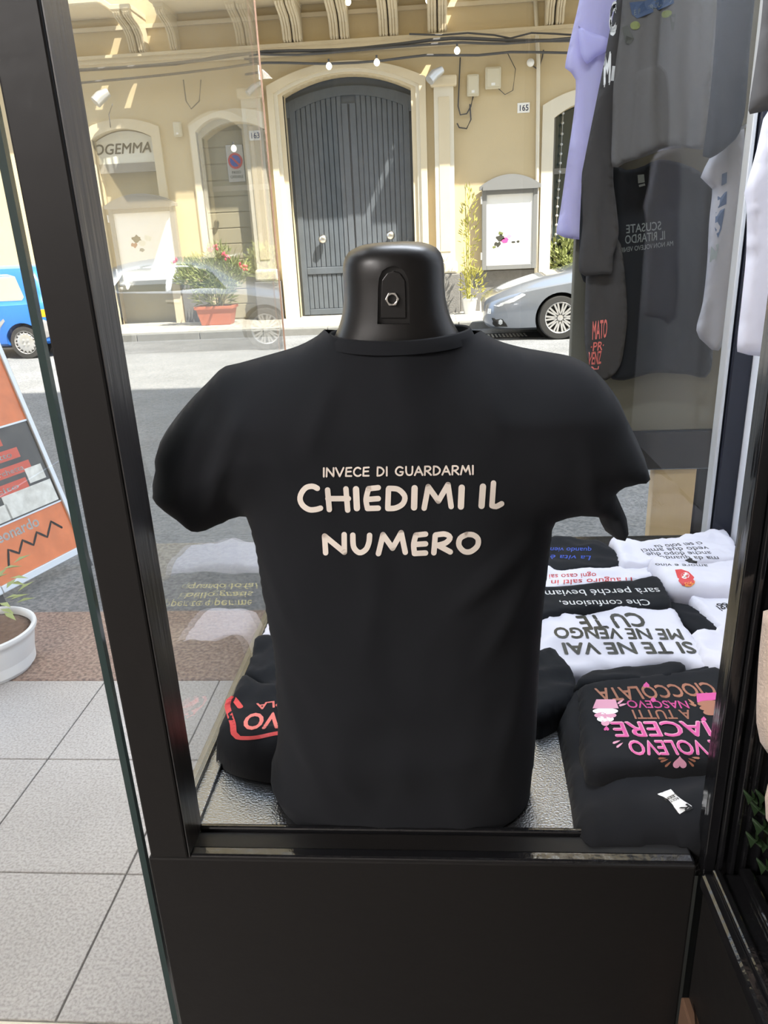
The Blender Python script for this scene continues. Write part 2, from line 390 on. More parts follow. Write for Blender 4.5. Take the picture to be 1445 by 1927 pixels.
FONT = {'I': (0.12, [[(.06, 0), (.06, 1)]]), 'N': (.62, [[(0, 0), (.03, 1)], [(.03, 1), (.6, 0)], [(.6, 0), (.6, 1)]]),
 'V': (.66, [[(0, 1), (.33, 0)], [(.33, 0), (.66, 1)]]), 'E': (.52, [[(.5, 1), (.08, .97)], [(.08, .97), (.03, .03)], [(.03, .03), (.5, .02)], [(.05, .52), (.45, .55)]]),
 'C': (.62, [[(.58, .85), (.42, .99), (.2, .93), (.03, .6), (.06, .25), (.28, .02), (.5, .04), (.6, .15)]]),
 'D': (.6, [[(.03, 0), (.05, 1)], [(.05, 1), (.35, .93), (.57, .6), (.5, .25), (.28, .04), (.03, 0)]]),
 'G': (.7, [[(.6, .85), (.42, .99), (.2, .93), (.03, .6), (.06, .25), (.3, .02), (.55, .08), (.64, .4)], [(.64, .4), (.4, .42)]]),
 'U': (.6, [[(.03, 1), (.04, .4), (.15, .08), (.35, .02), (.52, .15), (.57, .5), (.58, 1)]]),
 'A': (.66, [[(0, 0), (.33, 1)], [(.33, 1), (.66, 0)], [(.12, .35), (.54, .35)]]),
 'R': (.58, [[(.03, 0), (.05, 1)], [(.05, 1), (.4, .98), (.52, .75), (.36, .52), (.05, .45)], [(.2, .48), (.56, 0)]]),
 'M': (.8, [[(0, 0), (.16, 1)], [(.16, 1), (.42, .3)], [(.42, .3), (.66, 1)], [(.66, 1), (.8, 0)]]), ' ': (.35, [])}

_tc = {}
def text_tris(body, bold=0.0, shear=0.0, maxlen=0.12):
    """text as 2D verts + tris, normalised: x 0..w, cap height 1"""
    key = (body, bold, shear)
    if key in _tc: return _tc[key]
    c = bpy.data.curves.new('t', 'FONT'); c.body = body; c.size = 1; c.shear = shear; c.resolution_u = 3
    o = bpy.data.objects.new('t', c); COL.objects.link(o)
    bpy.context.view_layer.update()
    me = bpy.data.meshes.new_from_object(o.evaluated_get(bpy.context.evaluated_depsgraph_get()))
    bpy.data.objects.remove(o); bpy.data.curves.remove(c)
    bm = bmesh.new(); bm.from_mesh(me); bmesh.ops.remove_doubles(bm, verts=bm.verts, dist=1e-5)
    bmesh.ops.triangulate(bm, faces=bm.faces)
    for _ in range(3):
        e = [e for e in bm.edges if e.calc_length() > maxlen]
        if not e: break
        bmesh.ops.subdivide_edges(bm, edges=e, cuts=1); bmesh.ops.triangulate(bm, faces=bm.faces)
    bm.verts.index_update()
    V = np.array([(v.co.x, v.co.y) for v in bm.verts]); F = [tuple(v.index for v in f.verts) for f in bm.faces]; bm.free()
    bpy.data.meshes.remove(me)
    ref = V[:, 1].max() if len(V) else 1
    if bold and len(V):      # heavier stroke: the glyphs laid over themselves, slightly shifted
        n0 = len(V); b_ = bold * .6; F0 = list(F)
        V = np.vstack([V + np.array(d) * b_ for d in ((-1, 0), (1, 0), (0, -1), (0, 1))]); F = [tuple(i + k * n0 for i in f) for k in range(4) for f in F0]
    V[:, 0] -= V[:, 0].min()
    _tc[key] = (V, F); return V, F
def print_text(body, bvh, o0, ex, ey, width, height, material, parent, name='printed_text', bold=0.0, shear=0.0, down=Vector((0, 0, -1)), off=0.0012, bend=0.0):
    """text fitted to width x height, origin o0 (start of baseline), ex along the line, ey up the letters, dropped on the surface along `down`"""
    V, F = text_tris(body, bold, shear)
    w = V[:, 0].max(); lo = min(0, V[:, 1].min()); hi = V[:, 1].max(); out = []
    hgt = hi if lo > -0.05 else hi
    for x, y in V:
        u = x / w; p = o0 + ex * (u * width) + ey * (y / hgt * height + bend * height * (1 - (2 * u - 1) ** 2))
        if bvh is None: out.append(p); continue
        if down.z < -.9:
            dd = (p - EYE).normalized(); hit = bvh.ray_cast(EYE, dd); out.append((hit[0] if hit[0] is not None else p) - dd * off); continue
        hit = bvh.ray_cast(p - down * 0.6, down)
        out.append((hit[0] if hit[0] is not None else p) - down * off)
    return patch(name, out, F, material, parent)
def print_poly(polys, bvh, f3, material, parent, name, down, off=0.0013, res=None):
    """2D polygons mapped by f3 to space and dropped on the surface"""
    V = []; F = []
    for poly in polys:
        if res:
            P, T = fill(poly, res)
        else: P, T = np.array(poly), [tuple(range(len(poly)))]
        k = len(V)
        for u, v in P:
            p = f3(u, v)
            if bvh is not None:
                if down.z < -.9:
                    dd = (p - EYE).normalized(); hit = bvh.ray_cast(EYE, dd); V.append((hit[0] if hit[0] is not None else p) - dd * off); continue
                hit = bvh.ray_cast(p - down * 0.6, down); p = (hit[0] if hit[0] is not None else p) - down * off
            V.append(p)
        F += [tuple(i + k for i in f) for f in T]
    return patch(name, V, F, material, parent)

# ================================================================== THE SETTING: street and far facade
GZ = -0.10            # street level
FY = 16.0             # far facade plane
struct('street', MB().box(-26, 26, 2.93, 13.9, GZ - 0.3, GZ), ASPHALT, label='grey asphalt street, sunlit on its far side')
side = struct('sidewalk', MB().box(-26, 26, 14.1, 18.0, GZ - 0.3, 0.02), PAVING, label='pale sunlit far pavement below the cream facade')
for i in range(26):
    struct('kerb_stone', MB().box(-20 + i * 1.2 + 0.006, -18.8 + i * 1.2 - 0.006, 13.9, 14.1, GZ - 0.1, 0.03), KERB, side, bevel=0.015)
for i in range(18):   # paving slabs that can be told apart
    struct('paving_slab', MB().box(-9 + i * 0.72 + 0.008, -9 + (i + 1) * 0.72 - 0.008, 14.12, 15.3, 0.0, 0.03), PAVING, side)

def arch_z(x, xa, xb, zs, rise):
    c = (xa + xb) / 2; return zs + rise * (1 - ((x - c) / ((xb - xa) / 2)) ** 2)
OPEN = [(-6.72, -5.50, 3.58, 0.17, 0.35), (-4.62, -3.70, 3.62, 0.22, 0.18), (-2.855, -0.40, 4.15, 0.30, 0.30), (2.29, 3.7, 3.50, 0.26, 0.4)]
fw = MB(); Z1 = 19.0; x = -18.0
for xa, xb, zs, rise, dep in OPEN:
    fw.add([(x, FY, 0), (xa, FY, 0), (xa, FY, Z1), (x, FY, Z1)], [(0, 1, 2, 3)])
    N = 16; xs = [xa + (xb - xa) * i / N for i in range(N + 1)]; zz = [arch_z(q, xa, xb, zs, rise) for q in xs]
    for i in range(N):
        fw.add([(xs[i], FY, zz[i]), (xs[i + 1], FY, zz[i + 1]), (xs[i + 1], FY, Z1), (xs[i], FY, Z1)], [(0, 1, 2, 3)])
        fw.add([(xs[i], FY, zz[i]), (xs[i], FY + dep, zz[i]), (xs[i + 1], FY + dep, zz[i + 1]), (xs[i + 1], FY, zz[i + 1])], [(0, 1, 2, 3)])
    fw.add([(xa, FY, 0), (xa, FY + dep, 0), (xa, FY + dep, zs), (xa, FY, zs)], [(0, 1, 2, 3)])
    fw.add([(xb, FY, 0), (xb, FY, zs), (xb, FY + dep, zs), (xb, FY + dep, 0)], [(0, 1, 2, 3)])
    x = xb
fw.add([(x, FY, 0), (12, FY, 0), (12, FY, Z1), (x, FY, Z1)], [(0, 1, 2, 3)])
fw.box(-18, 12, FY + 0.9, FY + 1.3, 0, Z1)
wall_far = link('wall_far', fw.mesh('wall_far', fix=False), STUCCO); tag(wall_far, 'cream stucco palazzo facade across the street', None, kind='structure')
def archframe(name, xa, xb, z0, zs, rise, wid, y0, y1, material, parent, keep=0):
    N = 18; pts = [(xa, z0)] + [(xa + (xb - xa) * i / N, arch_z(xa + (xb - xa) * i / N, xa, xb, zs, rise)) for i in range(N + 1)] + [(xb, z0)]
    c = (xa + xb) / 2; hw = (xb - xa) / 2
    def out(p):
        if p[1] == z0: return (p[0] + (wid if p[0] > c else -wid), z0)
        return (c + (p[0] - c) * (hw + wid) / hw, p[1] + wid)
    o = [out(p) for p in pts]; mb = MB()
    rings = [[(a[0], y0, a[1]), (b[0], y0, b[1]), (b[0], y1, b[1]), (a[0], y1, a[1])] for a, b in zip(pts, o)]
    mb.rings(rings); return mb.build(name, material, parent)
archframe('architrave', -2.855, -0.40, 0.02, 4.15, 0.30, 0.09, FY - 0.03, FY + 0.1, STUCCO2, wall_far)
archframe('architrave', -2.945, -0.31, 0.02, 4.16, 0.32, 0.07, FY - 0.08, FY + 0.05, STUCCO3, wall_far)
archframe('architrave', -3.015, -0.24, 0.02, 4.19, 0.34, 0.12, FY - 0.13, FY + 0.02, STUCCO2, wall_far)
archframe('architrave', -6.72, -5.50, 0.02, 3.58, 0.17, 0.17, FY - 0.06, FY + 0.1, STUCCO2, wall_far)
archframe('architrave', -4.62, -3.70, 0.02, 3.62, 0.22, 0.13, FY - 0.05, FY + 0.1, STUCCO2, wall_far)
archframe('architrave', 2.29, 3.7, 0.02, 3.50, 0.26, 0.22, FY - 0.06, FY + 0.1, STUCCO3, wall_far)
for xa, xb in ((0.03, 0.40), (-3.64, -3.27)):
    MB().box(xa, xb, FY - 0.14, FY + 0.02, 0.85, 4.12).build('pilaster_shaft', STUCCO3, wall_far)
    MB().box(xa + 0.08, xb - 0.08, FY - 0.155, FY, 1.2, 3.95).build('pilaster_panel', STUCCO2, wall_far, bevel=0.01)
    MB().box(xa - 0.06, xb + 0.06, FY - 0.2, FY + 0.02, 4.12, 4.30).build('pilaster_capital', STUCCO2, wall_far, bevel=0.03)
    MB().box(xa - 0.05, xb + 0.05, FY - 0.19, FY + 0.02, 0.78, 1.02).build('pilaster_base', STUCCO3, wall_far, bevel=0.05)
    MB().box(xa - 0.07, xb + 0.09, FY - 0.22, FY + 0.02, 0.0, 0.78).build('lava_block', LAVA, wall_far, bevel=0.02)
for xa, xb in ((0.5, 2.05), (-5.3, -4.76), (-9, -6.9), (3.93, 9)):
    MB().box(xa, xb, FY - 0.05, FY + 0.02, 0.0, 0.80).build('lava_plinth', LAVA, wall_far, bevel=0.01)
# string course under the corbels and entablature mouldings
for z0, z1, p in ((4.80, 4.86, 0.06), (4.86, 4.93, 0.12), (4.93, 4.98, 0.18), (5.40, 5.47, 0.05)):
    MB().box(-9.5, 7, FY - p, FY + 0.02, z0, z1).build('string_course', STUCCO2, wall_far)
def corbel(xc, w, top=5.55, reach=0.95):
    k = reach
    prof = [(FY, 4.98), (FY - .13 * k, 4.985), (FY - .20 * k, 5.03), (FY - .22 * k, 5.12), (FY - .27 * k, 5.24), (FY - .42 * k, 5.35), (FY - .66 * k, 5.41), (FY - .80 * k, 5.45), (FY - .84 * k, 5.50), (FY - .84 * k, top), (FY, top)]
    o = MB().xprism(prof, xc - w / 2, xc + w / 2).build('corbel', STUCCO2, wall_far, bevel=0.012)
    for s in (-1, 0, 1):
        p2 = [(y - 0.018 if y < FY - 0.01 else y, z - 0.012) for y, z in prof[:9]] + [(prof[8][0] + .05, prof[8][1] + .02), (FY - .05, 5.2)]
        MB().xprism(p2, xc + s * w * 0.3 - w * 0.09, xc + s * w * 0.3 + w * 0.09).build('reed', STUCCO2, o)
    MB().box(xc - w / 2 - .015, xc + w / 2 + .015, FY - .86 * k, FY, top - .02, top + .06).build('abacus', STUCCO2, o, bevel=0.01)
for pxx, pyy in ((465, 90), (552, 86), (640, 82), (732, 76), (823, 70)):
    X = atY(pxx, pyy, FY - 0.1).x
    corbel(X - 0.095, 0.165); corbel(X + 0.095, 0.165)
for pxx, pyy in ((340, 106), (264, 112), (1042, 60)): 
    X = atY(pxx, pyy, FY - 0.1).x; corbel(X - 0.09, 0.15); 
    if pxx != 340: corbel(X + 0.09, 0.15)
bal = MB().box(-4.95, 0.42, FY - 1.30, FY, 5.60, 5.78).box(-5.0, 0.47, FY - 1.40, FY, 5.78, 5.84).build('balcony_slab', STUCCO2, wall_far, bevel=0.03)
MB().box(-5.0, -3.55, FY - 2.15, FY - 1.40, 5.66, 5.84).build('shade_slab', STUCCO2, bal, bevel=.02)  # invented slab above the view, added to shade the left poster case
bal2 = MB().box(-11, -5.80, FY - 0.95, FY, 5.60, 5.74).build('balcony_slab', STUCCO2, wall_far, bevel=0.03)
bal3 = MB().box(0.62, 7, FY - 1.38, FY, 5.60, 5.80).build('balcony_slab', STUCCO2, wall_far, bevel=0.03)
for b, xa, xb, yy, z0 in ((bal, -4.9, 0.38, FY - 1.3, 5.84), (bal2, -10.8, -5.85, FY - 0.9, 5.74), (bal3, .7, 6.9, FY - 1.3, 5.80)):
    MB().box(xa, xb, yy - .03, yy + .03, z0 + 0.9, z0 + 0.95).build('handrail', CABLE, b)
    n = int((xb - xa) / 0.14)
    bme = MB().box(-.012, .012, -.012, .012, 0, 0.9).mesh('baluster')
    for i in range(n + 1):
        q = link('baluster', bme, CABLE, b); q.location = (xa + i * 0.14, yy, z0)

# portal: door in a deep reveal
door_portal = tag(MB().box(-2.86, -0.39, FY + 0.31, FY + 0.36, 0.02, 4.5).build('door_2', DOORPAINT), 'weathered grey arched carriage door with vertical planks across the street', None, kind='structure')
DY = FY + 0.26
for s, xa, xb in ((0, -2.80, -1.645), (1, -1.61, -0.45)):
    MB().box(xa + .125, xb - .125, DY, DY + .05, 0.04, 0.16).build('bottom_rail', DOORPAINT, door_portal, bevel=0.008)
    MB().box(xa + .125, xb - .125, DY - .01, DY + .05, 0.86, 1.00).build('lock_rail', DOORPAINT, door_portal, bevel=0.012)
    for q in (xa, xb - 0.12): MB().box(q, q + 0.12, DY - .008, DY + .05, 0.04, 4.0).build('stile', DOORPAINT, door_portal, bevel=0.008)
    n = 9; w = (xb - xa - 0.24) / n
    for i in range(n):
        x0 = xa + .12 + i * w
        zt = arch_z(x0 + w / 2, -2.855, -0.40, 4.0, 0.28) - 0.12
        MB().box(x0 + .006, x0 + w - .006, DY + .012, DY + .05, 1.0, zt).build('plank', DOORPAINT, door_portal, bevel=0.012)
        MB().box(x0 + .006, x0 + w - .006, DY + .015, DY + .05, 0.16, 0.86).build('plank', DOORPAINT, door_portal, bevel=0.012)
archframe('head_rail', -2.80, -0.45, 3.80, 3.86, 0.28, 0.16, DY - .01, DY + .05, DOORPAINT, door_portal)
for pxx, pyy in ((608, 450), (735, 443)):
    c = atY(pxx, pyy, DY - 0.06)
    MB().lathe([(.035, .02), (.03, -.03), (.05, -.05), (.085, -.08), (.09, -.12), (.06, -.16), (.01, -.17)], (c.x, DY, c.z), 'y', 16).build('door_knob', STEEL, door_portal, smooth=True)
# shop with white sign, shutter bay, glazed door
bayA = tag(MB().box(-6.73, -5.49, FY + .30, FY + .36, 0.02, 3.1).build('door_3', SHUTTER), 'shaded shop doorway under the white arched sign', None, kind='structure')
bayB = tag(MB().box(-4.63, -3.69, FY + .16, FY + .22, 0.02, 3.9).build('door_4', SHUTTER), 'closed olive shutter bay carrying the no parking sign', None, kind='structure')
for i in range(12): MB().box(-4.62, -3.70, FY + .145, FY + .17, 0.05 + i * .3, 0.05 + i * .3 + .285).build('shutter_slat', SHUTTER, bayB, bevel=0.01)
bayC = tag(MB().box(2.28, 3.72, FY + .36, FY + .42, 0.02, 3.8).build('door_5', CARGLASS), 'dark glazed arched door behind the hanging lilac shirt', None, kind='structure')
for q in (2.30, 2.75): MB().box(q, q + .07, FY + .30, FY + .37, 0.02, 3.7).build('door_stile', GREYMETAL, bayC)
MB().box(2.3, 3.7, FY + .31, FY + .37, 2.55, 2.65).build('transom', GREYMETAL, bayC)

sg = thing('shop_sign', 'white arched shop sign with grey italic lettering above a dark band', 'sign', (-6.11, FY + 0.2, 3.1))
N = 14; arc = [(-6.71 + 1.2 * i / N, arch_z(-6.71 + 1.2 * i / N, -6.72, -5.50, 3.56, 0.17)) for i in range(N + 1)]
MB().prism([(-6.71, 3.15), (-5.51, 3.15)] + list(reversed(arc)), FY + .14, FY + .2).build('sign_panel', SIGNWHITE, sg)
MB().box(-6.71, -5.51, FY + .12, FY + .2, 2.98, 3.15).build('sign_band', GREYMETAL, sg)
a = atY(146, 294, FY + .135); b = atY(285, 284, FY + .135)
print_text('ECOGEMMA', None, Vector((a.x, FY + .13, a.z)), Vector((1, 0, 0)), Vector((0, 0, 1)), b.x - a.x, 0.19, INKGREY, sg, 'sign_lettering', bold=0.03, shear=0.25)
ns = thing('parking_sign', 'grey no parking plate with a red and blue roundel', 'sign', (-3.93, FY + .1, 2.7))
MB().box(-4.09, -3.75, FY + .10, FY + .13, 2.70, 3.37).build('plate', ALU, ns, bevel=0.008)
def disc(c, r, y, n=28): return [(c[0] + r * math.cos(2 * math.pi * i / n), c[1] + r * math.sin(2 * math.pi * i / n)) for i in range(n)]
MB().prism(disc((-3.92, 3.08), .145, 0), FY + .09, FY + .1).build('red_ring', INKRED, ns)
MB().prism(disc((-3.92, 3.08), .105, 0), FY + .082, FY + .09).build('blue_disc', INKBLUE, ns)
d45 = Vector((.70, 0, -.71)); n45 = Vector((.71, 0, .70))
MB().obox((-3.92, FY + .08, 3.08), d45 * .11, Vector((0, .003, 0)), n45 * .018).build('red_bar', INKRED, ns)
print_text('PASSO', None, Vector((-4.01, FY + .098, 2.85)), Vector((1, 0, 0)), Vector((0, 0, 1)), .18, .05, INKBLACK, ns, 'printed_text', bold=.01)
print_text('CARRABILE', None, Vector((-4.05, FY + .098, 2.77)), Vector((1, 0, 0)), Vector((0, 0, 1)), .26, .05, INKBLACK, ns, 'printed_text', bold=.01)
for num, (pxx, pyy), yy, lb in (('163', (480, 255), FY - .155, 'small pale house number plate on the left pilaster of the portal'), ('165', (985, 203), FY, 'small pale house number plate beside the drainpipe')):
    c = atY(pxx, pyy, yy)
    t = thing('number_plate', lb, 'number plate', (c.x, yy, c.z))
    MB().box(c.x - .115, c.x + .115, yy - .015, yy, c.z - .085, c.z + .085).build('plate', PAPER, t, bevel=.004)
    print_text(num, None, Vector((c.x - .07, yy - .018, c.z - .05)), Vector((1, 0, 0)), Vector((0, 0, 1)), .16, .10, INKBLUE, t, 'printed_number', bold=.01)

def poster_case(xa, xb, z0, z1, label, art):
    t = thing('poster_case', label, 'poster case', ((xa + xb) / 2, FY, z0))
    y0 = FY - .20
    MB().box(xa, xb, y0 + .04, FY - .06, z0, z1).build('case_body', GREYMETAL, t, bevel=.01)
    for x0, x1, a, b in ((xa, xa + .09, z0, z1), (xb - .09, xb, z0, z1), (xa + .09, xb - .09, z0, z0 + .09), (xa + .09, xb - .09, z1 - .09, z1)):
        MB().box(x0, x1, y0, y0 + .04, a, b).build('case_frame', GREYMETAL, t, bevel=.008)
    N = 14; c = (xa + xb) / 2; hw = (xb - xa) / 2 + .05
    for k, (dz, r) in enumerate(((0, .20), (-.01, .13))):
        pr_ = [(c - hw * (1 - .1 * k), z1 + .0 + dz)] + [(c + hw * (1 - .1 * k) * (2 * i / N - 1), z1 + .06 + r * (1 - (2 * i / N - 1) ** 2)) for i in range(N + 1)] + [(c + hw * (1 - .1 * k), z1 + dz)]
        MB().prism(pr_, y0 - .05 - .03 * k, FY - .06).build('pediment', GREYMETAL, t)
    MB().box(xa + .09, xb - .09, y0 + .028, y0 + .04, z0 + .09, z1 - .09).build('poster', PAPER, t)
    for hz in (z0 + .2, z1 - .25): MB().tube([(xa - .015, y0, hz), (xa - .015, y0, hz + .14)], .018).build('hinge', ALU, t)
    rnd = random.Random(3)
    for (ax, az, s, mt) in art:
        pp = [(ax + s * (1 + .35 * rnd.uniform(-1, 1)) * math.cos(q), az + s * (.7 + .3 * rnd.uniform(-1, 1)) * math.sin(q)) for q in [i * math.pi / 6 for i in range(12)]]
        MB().prism(pp, y0 + .024, y0 + .028).build('printed_flower', mt, t)
    return t
poster_case(0.93, 2.0, 0.82, 2.30, 'tall grey poster case with white poster between bamboo pot and drainpipe',
            [(1.30, 1.42, .08, INKOLIVE), (1.38, 1.36, .07, INKPINK), (1.24, 1.30, .06, INKOLIVE), (1.30, 1.50, .05, INKGREEN), (1.46, 1.44, .045, INKLPINK), (1.17, 1.25, .035, INKGREEN), (1.55, 1.33, .035, INKOLIVE), (1.64, 1.34, .03, INKOLIVE)])
poster_case(-6.55, -5.2, 0.82, 2.30, 'poster case with dark pediment below the white arched shop sign',
            [(-6.05, 1.72, .09, INKOLIVE), (-5.95, 1.62, .07, SIGNWHITE), (-6.12, 1.60, .06, INKBROWN), (-5.82, 1.72, .08, SIGNWHITE), (-5.98, 1.5, .05, INKGREY)])
# service boxes, lamps, pipes
def wallbox(pxx, pyy, w, h, d, label):
    c = atY(pxx, pyy, FY - d); t = thing('junction_box', label, 'box', (c.x, FY, c.z))
    MB().box(c.x - w / 2, c.x + w / 2, FY - d, FY, c.z - h / 2, c.z + h / 2).build('box_body', GREYBOX, t, bevel=.02)
    MB().box(c.x - w * .4, c.x + w * .4, FY - d - .015, FY - d, c.z - h * .42, c.z + h * .42).build('box_lid', GREYBOX, t, bevel=.01)
    MB().box(c.x - w * .12, c.x + w * .12, FY - d - .02, FY - d - .01, c.z - h * .36, c.z - h * .24).build('box_latch', PAPER, t)
    return t
wallbox(890, 160, .22, .36, .10, 'narrow pale junction box hung with looping cables')
wallbox(928, 146, .29, .36, .10, 'wide pale junction box right of the looping cables')
wallbox(333, 243, .16, .26, .09, 'small alarm box between the shop sign and the shutter bay')
pipe = MB().tube([atY(1006, -20, FY - .06), atY(1013, 120, FY - .06), atY(1011, 320, FY - .06), atY(1008, 540, FY - .06)], .035, 10).build('drainpipe', STUCCO3, smooth=True); tag(pipe, 'slim pale drainpipe running down beside the right poster case', 'drainpipe')
def lamp(pxx, pyy, Y, label, r=.09, dx=-.12):
    c = atY(pxx, pyy, Y); t = thing('wall_spotlight', label, 'lamp', (c.x, Y, c.z))
    MB().tube([(c.x, FY - .02, c.z + .1), (c.x, Y, c.z + .06)], .018).build('lamp_arm', ALU, t)
    MB().tube([(c.x - dx, Y + .05, c.z + .08), (c.x + dx * .2, Y, c.z), (c.x + dx, Y - .06, c.z - .1)], [r * .7, r, r], 14).build('lamp_head', ALU, t, smooth=True, auto=40)
lamp(820, 140, FY - .35, 'small metal spotlight on the right pilaster of the portal')
lamp(192, 182, FY - .4, 'dark spotlight on an arm above the white shop sign', .11)
lamp(478, 165, FY - .3, 'round white spotlight on the left pilaster of the portal', .06)
c = atY(998, 118, FY - .08); t = thing('globe_lamp', 'little round lamp beside the drainpipe top', 'lamp', (c.x, FY, c.z))
MB().lathe([(.01, -.16), (.05, -.14), (.07, -.09), (.055, -.03), (.03, 0)], (c.x, FY, c.z), 'y', 14).build('globe', PAPER, t, smooth=True)
MB().tube([(c.x + .06, FY - .03, c.z - .05), (c.x + .16, FY - .03, c.z - .12), (c.x + .22, FY - .03, c.z + .08), (c.x + .24, FY - .03, c.z + .2)], .012).build('lamp_cable', CABLE, t)
# cables slung along the facade
def cable(name, pts, Y, r, label):
    P = [atY(a, b, Y) for a, b in pts]
    P = [Vector(q) for q in catmull([tuple(p) for p in P], .35)]
    return tag(MB().tube(P, r, 6).build(name, CABLE, smooth=True), label, 'cable')
cable('cable_bundle', [(60, 136), (150, 132), (300, 122), (420, 108), (500, 97), (640, 94), (760, 82), (850, 72), (960, 76), (1080, 76)], FY - .30, .030, 'thick upper cable bundle slung under the corbels')
cable('cable', [(60, 142), (200, 128), (330, 121), (440, 102), (560, 103), (700, 92), (800, 84), (870, 80), (950, 82), (1090, 70)], FY - .34, .022, 'thin cable twisting around the thick upper bundle')
cable('cable', [(60, 162), (150, 156), (300, 142), (420, 128), (500, 118), (620, 120), (720, 114), (800, 104), (900, 104), (960, 98), (1090, 100)], FY - .30, .022, 'lowest long cable crossing above the portal arch')
cable('cable', [(770, 64), (830, 66), (880, 62), (930, 66), (960, 72), (1000, 62), (1080, 66)], FY - .28, .016, 'short topmost cable right of the portal')
cable('cable', [(866, 108), (864, 150), (862, 200), (866, 216), (878, 214), (886, 200), (890, 182)], FY - .05, .014, 'cable loop hanging from the lowest cable to the narrow junction box')
cable('cable', [(884, 196), (886, 225), (878, 242), (864, 240), (860, 232)], FY - .05, .014, 'small cable hook below the narrow junction box')
cable('cable', [(936, 165), (950, 178), (965, 170), (970, 130), (955, 100)], FY - .04, .007, 'fine wire curving from the wide junction box')
cable('cable', [(212, 195), (205, 215), (208, 240)], FY - .35, .010, 'short lead dropping from the dark spotlight')
cable('cable', [(345, 150), (350, 190), (360, 205), (375, 190), (378, 150)], FY - .1, .012, 'cable loop above the shutter bay')
for pxx, pyy, lb in ((619, 125, 'lit bulb hanging over the left of the portal arch'), (709, 118, 'lit bulb hanging over the middle of the portal arch'), (860, 96, 'lit bulb beside the right pilaster top'), (655, 4, 'lit bulb between the second and third corbel pairs'), (806, 1, 'lit bulb beside the fourth corbel pair'), (440, 280, 'lit bulb in front of the no parking sign')):
    c = atY(pxx, pyy, FY - .45); t = thing('string_bulb', lb, 'light bulb', (c.x, c.y, c.z), 'festoon bulbs across the street')
    MB().lathe([(.005, -.055), (.03, -.047), (.05, -.02), (.055, .01), (.04, .045), (.022, .06), (.018, .065)], tuple(c), 'z', 12).build('globe', BULB, t, smooth=True)
    MB().tube([(c.x, c.y, c.z + .06), (c.x, c.y, c.z + .12)], .018, 8).build('socket', CABLE, t)

# ================================================================== THE SETTING: the shop
floor = tag(MB().box(-2.4, 0.82, 0.95, 2.385, GZ - .2, -0.006).build('floor', GROUT), 'pale tiled entrance floor left of the display', None, kind='structure')
xl = [-0.399 - 0.446 * k for k in range(5)] + [-2.4]; yl = [1.072, 1.467, 1.925, 2.383]
for i in range(5):
    for j in range(3):
        MB().box(xl[i + 1] + .0025, xl[i] - .0025, yl[j] + .0025, yl[j + 1] - .0025, -0.02, 0).build('tile', TILE, floor, bevel=.002)
struct('threshold', MB().box(-2.4, -0.42, 0.93, 1.068, -0.1, 0.004), STUCCO3, label='pale door threshold strip at the tiled entrance', bevel=.004)
struct('granite_step', MB().box(-6, 6, 2.387, 2.95, GZ - .2, 0), GRANITE, label='pinkish granite step slab between tiles and asphalt', bevel=.006)
struct('floor_shop', MB().box(-3, 3, -4, 0.93, -0.2, -0.01), mat('shop_floor', (.12, .11, .10), .5), label='dark floor inside the shop')
struct('ceiling', MB().box(-3, 3, -4, 2.1, 2.9, 2.95), INTWALL, label='shop ceiling')
struct('wall_back', MB().box(-3, 3, -4.1, -4, 0, 2.9), INTWALL, label='back wall of the shop')
struct('wall_left', MB().box(-3.1, -3, -4, 0.9, 0, 2.9), INTWALL, label='left inner wall of the shop')
struct('wall_right', MB().box(3, 3.1, -4, 0.9, 0, 2.9), INTWALL, label='right inner wall of the shop')
struct('wall_front', MB().box(0.43, 3, 0.84, 0.90, 0, 2.9).box(-3, -2.4, 0.84, 0.9, 0, 2.9).box(-2.5, 0.43, 0.80, 0.9, 2.62, 2.9), BLACKMATT, label='dark inner front wall beside the display')
struct('wall_recess', MB().box(-2.5, -2.4, 0.9, 2.1, GZ, 2.95), INTWALL, label='left side wall of the entrance recess')
struct('wall_upper', MB().box(-22, 26, -9, 2.12, 2.95, 15.9), STUCCO, label='upper storeys of the shop building')
struct('wall_street', MB().box(0.84, 26, 1.9, 2.12, GZ, 2.95).box(-22, -2.5, 1.9, 2.12, GZ, 2.95), STUCCO, label='street wall of the shop building')

# display case: platform, posts, panes
plat = tag(MB().box(-0.42, 0.82, 0.855, 2.01, 0.66, 0.72).build('display_platform', PLATFORM, bevel=.004), 'glossy black display platform under the T-shirts', 'platform')
MB().box(-0.42, -0.402, 0.86, 2.01, 0.72, 0.728).build('edge_strip', PLATFORM, plat, bevel=.002)
MB().box(-0.385, -0.375, 0.86, 1.98, 0.72, 0.727).build('edge_strip', PLATFORM, plat, bevel=.002)
struct('wall_display', MB().box(-0.418, -0.40, 0.86, 2.01, GZ, 0.66).box(-0.40, 0.82, 1.98, 2.01, GZ, 0.66), BLACKMATT, label='black base of the display case')
panel = struct('panel_below', MB().box(-0.424, 0.336, 0.80, 0.853, 0, 0.735), BLACKMATT, label='plain black panel under the display sill', bevel=.003)
trim1 = struct('trim_1', MB().box(-0.42, -0.365, 0.80, 0.861, 0.735, 2.62), BLACKMATT, label='black wooden post left of the display', bevel=.003)
MB().box(-0.3655, -0.3635, 0.803, 0.861, 0.735, 2.62).build('inner_face', LITWOOD, trim1)
trim2 = struct('trim_2', MB().box(-0.365, 0.336, 0.803, 0.822, 0.722, 0.738), BLACKPAINT, label='glossy black sill bead at the foot of the display opening', bevel=.004)
MB().box(-0.365, 0.336, 0.822, 0.853, 0.72, 0.729).build('sill_step', BLACKPAINT, trim2, bevel=.003)
MB().box(-0.365, 0.336, 0.853, 0.862, 0.72, 0.742).build('sill_bead', BLACKPAINT, trim2, bevel=.003)
